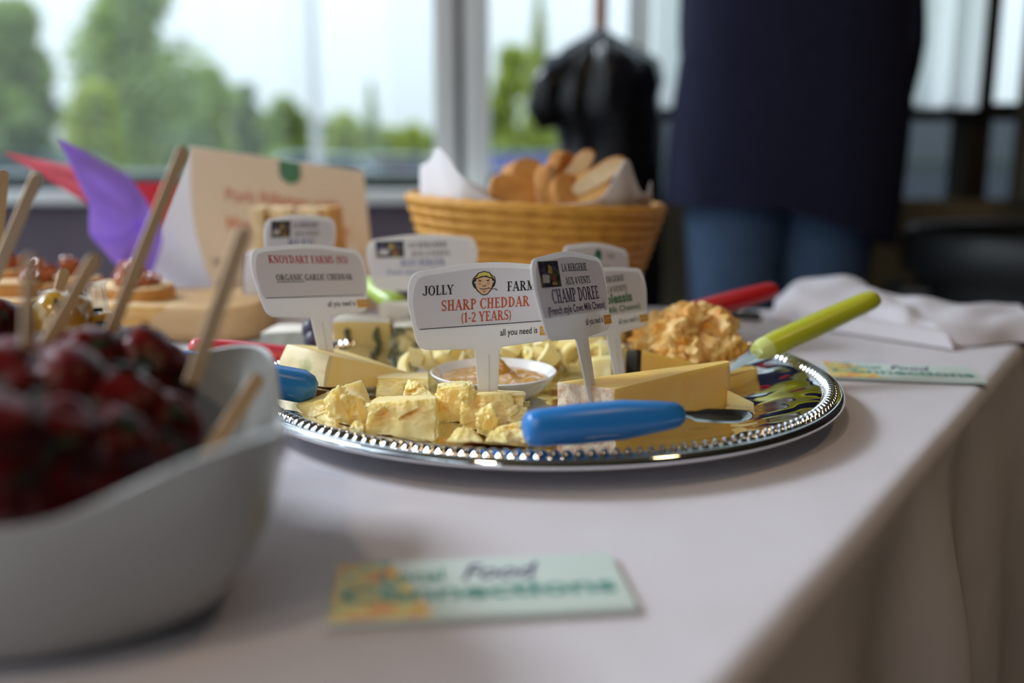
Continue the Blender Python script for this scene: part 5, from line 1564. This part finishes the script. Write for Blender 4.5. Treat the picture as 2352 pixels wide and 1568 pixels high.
# bread slices
def slice_(px, py, y, w_, h_, th, rot, label, crumb='crumb'):
    m4 = Matrix.Translation(aty(px, py, y)) @ rot
    t = thing('bread_slice', label, 'bread', m4, 'bread in the wicker basket')
    def ol(k):
        o = []
        for i in range(40):
            a = 2 * PI * i / 40
            x, z = math.cos(a), math.sin(a)
            e = 0.8
            o.append((k * w_ / 2 * math.copysign(abs(x) ** e, x), k * h_ / 2 * math.copysign(abs(z) ** e, z)))
        return o
    bm = nb()
    add_rings(bm, [[Vector((x, yy, z)) for x, z in ol(k)] for k, yy in ((0.93, -th / 2), (1.0, -th / 2 + 0.0015), (1.01, 0), (1.0, th / 2 - 0.0015), (0.93, th / 2))])
    bmesh.ops.recalc_face_normals(bm, faces=bm.faces[:])
    part('crust', bm, M['crust'], t, world=False)
    for s in (-1, 1):
        bm = nb()
        rg = [[Vector((x, s * yy, z)) for x, z in ol(k)] for k, yy in ((0.92, th / 2 - 0.001), (0.90, th / 2 + 0.0006), (0.5, th / 2 + 0.0010))]
        add_rings(bm, rg)
        bmesh.ops.recalc_face_normals(bm, faces=bm.faces[:])
        part('crumb_face', bm, M[crumb], t, world=False)
    return t
RX, RY, RZ = (lambda a: Matrix.Rotation(a, 4, 'X')), (lambda a: Matrix.Rotation(a, 4, 'Y')), (lambda a: Matrix.Rotation(a, 4, 'Z'))
slice_(1208, 424, 0.985, 0.050, 0.050, 0.022, RZ(0.75) @ RX(-0.3), 'rounded golden bread slice at the left of the bread', 'toast')
slice_(1284, 418, 0.960, 0.046, 0.060, 0.014, RZ(1.05) @ RX(0.1) @ RY(0.2), 'dark-crusted bread slice standing edge-on in the middle', 'crust')
slice_(1316, 396, 0.960, 0.056, 0.017, 0.034, RY(-0.85), 'narrow bread slice leaning steeply right behind the dark-crusted one')
slice_(1370, 404, 0.945, 0.062, 0.017, 0.034, RY(-0.55), 'long bread slice tilted to the right, pale edge up')
slice_(1335, 440, 0.94, 0.060, 0.034, 0.013, RY(-0.35) @ RX(-0.5), 'browner bread slice below the tilted pale-edged one', 'toast')
slice_(1180, 441, 0.955, 0.050, 0.032, 0.013, RY(0.25) @ RX(-0.6), 'brown bread slice lying low at the left of the bread', 'crust')
slice_(1258, 440, 0.935, 0.030, 0.050, 0.014, RZ(1.2) @ RX(-0.1), 'pale bread slice at the front rim of the basket')
slice_(1300, 448, 0.93, 0.040, 0.040, 0.012, RZ(0.8) @ RX(-0.3), 'small brown slice in front of the leaning slices', 'crust')
slice_(1240, 445, 1.02, 0.060, 0.050, 0.014, RZ(-0.4) @ RX(-0.3), 'bread slice deep in the basket behind the golden one')

# ================================================================== PERSON
PYD = 1.93
pX = lambda px: (px - 1176) / FPX * PYD * 0.99
pc = thing('person', 'standing person in a long navy jacket and blue jeans beside the windows', 'person', Vector((0.545, PYD, 0)))
cx = 0.545
# continuous body grown from a skeleton
joints = dict(pelvis=(cx, PYD, 0.93), belly=(cx, PYD, 1.08), chest=(cx, PYD - 0.005, 1.30), neck=(cx, PYD, 1.455), head0=(cx, PYD + 0.01, 1.53), head1=(cx, PYD + 0.02, 1.62), head2=(cx, PYD + 0.01, 1.70),
    hipl=(cx - 0.090, PYD, 0.90), kneel=(cx - 0.095, PYD + 0.02, 0.49), ankl=(cx - 0.11, PYD - 0.01, 0.09), toel=(cx - 0.125, PYD + 0.13, 0.035),
    hipr=(cx + 0.075, PYD, 0.90), kneer=(cx + 0.080, PYD + 0.02, 0.49), ankr=(cx + 0.10, PYD - 0.01, 0.09), toer=(cx + 0.115, PYD + 0.13, 0.035),
    shl=(cx - 0.155, PYD, 1.40), ell=(cx - 0.155, PYD + 0.07, 1.12), wrl=(cx - 0.09, PYD + 0.20, 1.02), hal=(cx - 0.03, PYD + 0.25, 1.02),
    shr=(cx + 0.150, PYD, 1.40), elr=(cx + 0.172, PYD - 0.03, 1.12), wrr=(cx + 0.165, PYD + 0.03, 0.88), har=(cx + 0.155, PYD + 0.05, 0.80))
rad = dict(pelvis=(.15, .10), belly=(.135, .095), chest=(.145, .10), neck=(.055, .055), head0=(.06, .07), head1=(.078, .098), head2=(.06, .075), hipl=(.082, .082), kneel=(.055, .055), ankl=(.038, .038), toel=(.035, .028),
    hipr=(.082, .082), kneer=(.055, .055), ankr=(.038, .038), toer=(.035, .028), shl=(.055, .055), ell=(.040, .040), wrl=(.027, .027), hal=(.036, .02), shr=(.055, .055), elr=(.040, .040), wrr=(.027, .027), har=(.02, .036))
bones = [('pelvis', 'belly'), ('belly', 'chest'), ('chest', 'neck'), ('neck', 'head0'), ('head0', 'head1'), ('head1', 'head2'), ('pelvis', 'hipl'), ('hipl', 'kneel'), ('kneel', 'ankl'), ('ankl', 'toel'), ('pelvis', 'hipr'), ('hipr', 'kneer'), ('kneer', 'ankr'), ('ankr', 'toer'),
    ('chest', 'shl'), ('shl', 'ell'), ('ell', 'wrl'), ('wrl', 'hal'), ('chest', 'shr'), ('shr', 'elr'), ('elr', 'wrr'), ('wrr', 'har')]
def fingers(hand, wrist, side):
    h, wv = Vector(joints[hand]), Vector(joints[wrist])
    d = (h - wv).normalized()
    s_ = d.cross(Vector((side, 0.2, 0.1))).normalized()
    for i in range(4):
        k = (i - 1.5) * 0.019
        base = h + s_ * k + d * 0.01
        L = (0.062, 0.074, 0.070, 0.055)[i]
        n1, n2, n3 = f'{hand}_f{i}a', f'{hand}_f{i}b', f'{hand}_f{i}c'
        joints[n1] = tuple(base + d * L * 0.35); joints[n2] = tuple(base + d * L * 0.72 + Vector((0, 0.006, -0.004))); joints[n3] = tuple(base + d * L + Vector((0, 0.016, -0.010)))
        for n_, r in ((n1, .0095), (n2, .0088), (n3, .0078)): rad[n_] = (r, r)
        bones.extend([(hand, n1), (n1, n2), (n2, n3)])
    n1, n2 = f'{hand}_ta', f'{hand}_tb'
    joints[n1] = tuple(h - d * 0.02 + s_ * 0.035); joints[n2] = tuple(h + d * 0.02 + s_ * 0.052)
    rad[n1] = (.0105, .0105); rad[n2] = (.009, .009)
    bones.extend([(hand, n1), (n1, n2)])
fingers('hal', 'wrl', 1.0)
fingers('har', 'wrr', -1.0)
nm = list(joints)
me = bpy.data.meshes.new('skeleton')
me.from_pydata([joints[n] for n in nm], [(nm.index(a), nm.index(b)) for a, b in bones], [])
so = bpy.data.objects.new('skeleton', me); C.objects.link(so)
md = so.modifiers.new('skin', 'SKIN'); md.use_smooth_shade = True
sv = me.skin_vertices[0].data
for i, n_ in enumerate(nm):
    sv[i].radius = rad[n_]
    sv[i].use_root = (n_ == 'pelvis')
sb_ = so.modifiers.new('sub', 'SUBSURF'); sb_.levels = 2; sb_.render_levels = 2
bpy.context.view_layer.update()
bme = bpy.data.meshes.new_from_object(so.evaluated_get(bpy.context.evaluated_depsgraph_get()))
bpy.data.objects.remove(so); bpy.data.meshes.remove(me)
bm = nb(); bm.from_mesh(bme); bpy.data.meshes.remove(bme)
# nose and ears pulled out of the same surface (the head looks towards the window)
for v in bm.verts:
    if v.co.z > 1.50:
        dx, dz = v.co.x - cx, v.co.z - 1.60
        if v.co.y > PYD + 0.05 and abs(dx) < 0.02 and abs(dz) < 0.035: v.co.y += 0.018
        if abs(abs(dx) - 0.078) < 0.02 and abs(v.co.y - PYD) < 0.03 and abs(dz) < 0.03: v.co.x += math.copysign(0.014, dx)
bme_ = part('body', bm, M['skin'], pc)
for s in (-1, 1):
    bm = nb(); add_blob(bm, (cx + s * 0.032, PYD + 0.105, 1.615), (0.013, 0.009, 0.009), 1, 0, 2); part('eye', bm, M['paper'], pc)
bm = nb(); add_blob(bm, (cx, PYD + 0.10, 1.548), (0.022, 0.008, 0.006), 1, 0, 2); part('mouth', bm, M['ink_pink'], pc)
bm = nb(); add_blob(bm, (cx, PYD - 0.012, 1.66), (0.098, 0.105, 0.10), 3, 0.08, 4); part('hair', bm, M['hair'], pc)
def loft(rows, n=56, fold=0.0, seed=0):
    rings = []
    for (x, y, z, rx, ry, tl) in rows:
        r = []
        for i in range(n):
            a = 2 * PI * i / n
            k = 1 + fold * (0.6 * math.sin(5 * a + seed + z * 7) + 0.4 * math.sin(9 * a + z * 13 + seed)) * tl
            e = 0.85
            c, s_ = math.cos(a), math.sin(a)
            r.append(Vector((x + rx * k * math.copysign(abs(c) ** e, c), y + ry * k * math.copysign(abs(s_) ** e, s_), z)))
        rings.append(r)
    return rings
bm = nb()
rows = [(cx - 0.012, PYD, 0.815, 0.226, 0.155, .6), (cx - 0.010, PYD, 0.84, 0.228, 0.157, .6), (cx - 0.006, PYD, 0.92, 0.230, 0.158, .5), (cx - 0.002, PYD, 1.02, 0.227, 0.152, .4), (cx, PYD, 1.10, 0.220, 0.147, .3), (cx, PYD, 1.22, 0.210, 0.145, .3), (cx, PYD, 1.34, 0.200, 0.138, .2), (cx, PYD, 1.42, 0.185, 0.115, 0), (cx, PYD, 1.455, 0.12, 0.09, 0), (cx, PYD, 1.475, 0.075, 0.075, 0)]
add_rings(bm, loft(rows, 64, 0.03, 1), True, False, False)
bmesh.ops.recalc_face_normals(bm, faces=bm.faces[:])
# hem hangs lower at the right
for v in bm.verts:
    if v.co.z < 0.9:
        v.co.z -= 0.075 * max(0.0, (v.co.x - (cx - 0.05)) / 0.2) * (0.9 - v.co.z) / 0.08 * 0.8
solidify(bm, 0.006)
jk = part('jacket', bm, M['jacket'], pc, sharp=80)
def sleeve(a, b, c, rs):
    A_, B_, C_ = Vector(joints[a]), Vector(joints[b]), Vector(joints[c])
    pts = [A_.lerp(B_, t) for t in (-0.12, 0.15, 0.5, 0.85, 1.0)] + [B_.lerp(C_, t) for t in (0.15, 0.5, 0.85, 0.97)]
    bm = nb(); add_tube(bm, pts, rs, 24)
    for v in bm.verts:
        v.co += Vector((1, 1, 0.3)) * 0.008 * noise.noise(v.co * 14)
    s_ = part('sleeve', bm, M['jacket'], pc, sharp=80)
sleeve('shl', 'ell', 'wrl', [.06, .074, .064, .058, .058, .056, .050, .046, .044])
sleeve('shr', 'elr', 'wrr', [.06, .076, .068, .066, .066, .064, .060, .056, .054])
for s, hip, kn_, an in ((-1, 'hipl', 'kneel', 'ankl'), (1, 'hipr', 'kneer', 'ankr')):
    A_, B_, C_ = Vector(joints[hip]), Vector(joints[kn_]), Vector(joints[an])
    pts = [A_ + Vector((0, 0, 0.12)), A_, A_.lerp(B_, 0.3), A_.lerp(B_, 0.7), B_, B_.lerp(C_, 0.3), B_.lerp(C_, 0.7), B_.lerp(C_, 0.98)]
    bm = nb(); add_tube(bm, pts, [.104, .108, .104, .088, .076, .066, .060, .058], 28)
    for v in bm.verts:
        v.co += Vector((1, 1, 0)) * 0.006 * noise.noise(v.co * Vector((9, 9, 16)).x)
    part('jeans_leg', bm, M['jeans'], pc, sharp=80)
    t_ = Vector(joints['toel' if s < 0 else 'toer'])
    bm = nb(); add_tube(bm, [C_ + Vector((0, -0.05, -0.035)), C_ + Vector((0, -0.02, -0.03)), C_.lerp(t_, 0.5) + Vector((0, 0, -0.012)), t_ + Vector((0, 0.02, 0.012)), t_ + Vector((0, 0.06, 0.008))], [0.03, 0.05, 0.052, 0.047, 0.02], 20)
    for v in bm.verts: v.co.z = max(v.co.z, 0.0)
    part('shoe', bm, M['shoe'], pc)

# ================================================================== STAND WITH BLACK JACKET
SX, SY = 0.184, 2.12
st = thing('coat_stand', 'slim reddish wooden pole stand rising above the black jacket', 'stand', Vector((SX, SY, 0)))
bm = nb(); add_tube(bm, [(SX, SY, 0.03), (SX + 0.002, SY, 0.9), (SX + 0.004, SY, 1.78)], [0.016, 0.015, 0.013], 14); part('pole', bm, M['redwood'], st)
bm = nb(); add_lathe(bm, [(0, 0), (0.16, 0), (0.16, 0.015), (0.05, 0.03), (0, 0.034)], 32, (SX, SY, 0)); part('base', bm, M['redwood'], st)
for k in range(4):
    a = k * PI / 2 + 0.5
    d = Vector((math.cos(a), math.sin(a), 0))
    bm = nb(); add_tube(bm, [Vector((SX, SY, 1.66)), Vector((SX, SY, 1.69)) + d * 0.06, Vector((SX, SY, 1.74)) + d * 0.09], [0.008, 0.008, 0.009], 8); part('hook', bm, M['redwood'], st)
bm = nb()
prof = [  # z, left reach, right reach, depth
    (1.165, 0.010, 0.010, 0.03), (1.150, 0.030, 0.040, 0.05), (1.125, 0.075, 0.095, 0.08), (1.10, 0.100, 0.130, 0.10), (1.06, 0.118, 0.140, 0.11), (1.03, 0.128, 0.132, 0.115), (1.00, 0.124, 0.136, 0.115), (0.975, 0.100, 0.138, 0.11),
    (0.95, 0.086, 0.139, 0.105), (0.92, 0.080, 0.140, 0.10), (0.86, 0.080, 0.142, 0.10), (0.78, 0.085, 0.145, 0.10), (0.66, 0.09, 0.15, 0.10), (0.56, 0.095, 0.15, 0.10), (0.52, 0.095, 0.15, 0.10)]
rings = []
n = 64
for z, lf, rt, dp in prof:
    r = []
    for i in range(n):
        a = 2 * PI * i / n
        c, s_ = math.cos(a), math.sin(a)
        fold = 1 + 0.10 * math.sin(7 * a + 5 * z) * min(1, (1.17 - z) * 8) + 0.06 * math.sin(13 * a - 9 * z)
        rx = rt if c > 0 else lf
        p = Vector((SX + c * rx * (0.95 + 0.05 * fold), SY + s_ * dp * fold, z + 0.008 * math.sin(4 * a + 1)))
        p += Vector((1, 1, 0.4)) * 0.012 * noise.noise(Vector((c * 2, s_ * 2, z * 9)))
        r.append(p)
    rings.append(r)
add_rings(bm, rings)
bmesh.ops.recalc_face_normals(bm, faces=bm.faces[:])
bj = solo('hanging_jacket', bm, M['gloss_black'], 'shiny black jacket hanging on the reddish pole before the narrow window', 'jacket', sharp=80)
bm = nb()
add_tube(bm, [(SX - 0.085, SY - 0.04, 1.10), (SX - 0.105, SY - 0.05, 1.05), (SX - 0.115, SY - 0.05, 1.00), (SX - 0.105, SY - 0.05, 0.965)], [0.03, 0.042, 0.040, 0.02], 20)
for v in bm.verts: v.co += Vector((1, 1, 1)) * 0.010 * noise.noise(v.co * 30)
part('puffed_sleeve', bm, M['gloss_black'], bj, sharp=80)
bm = nb(); add_tube(bm, [(SX - 0.03, SY - 0.02, 1.14), (SX, SY - 0.035, 1.162), (SX + 0.035, SY - 0.02, 1.14)], 0.012, 10); part('collar', bm, M['gloss_black'], bj)

# ================================================================== BIN
t = thing('waste_bin', 'large black round waste bin standing at the right behind the table', 'bin', Vector((1.06, 1.80, 0)))
bm = nb()
add_lathe(bm, [(0, 0.0), (0.23, 0.0), (0.24, 0.02), (0.285, 0.72), (0.28, 0.72), (0.235, 0.03), (0, 0.03)], 48)
part('tub', bm, M['bin'], t, world=False, sharp=60)
bm = nb()
add_lathe(bm, [(0.284, 0.69), (0.305, 0.69), (0.312, 0.715), (0.312, 0.755), (0.300, 0.772), (0.284, 0.768), (0.280, 0.70)], 48)
part('rim', bm, M['bin'], t, world=False, sharp=60)
for s in (-1, 1):
    bm = nb(); add_tube(bm, [(s * 0.30, -0.06, 0.66), (s * 0.335, -0.04, 0.66), (s * 0.335, 0.04, 0.66), (s * 0.30, 0.06, 0.66)], 0.012, 8); part('handle', bm, M['bin'], t, world=False)
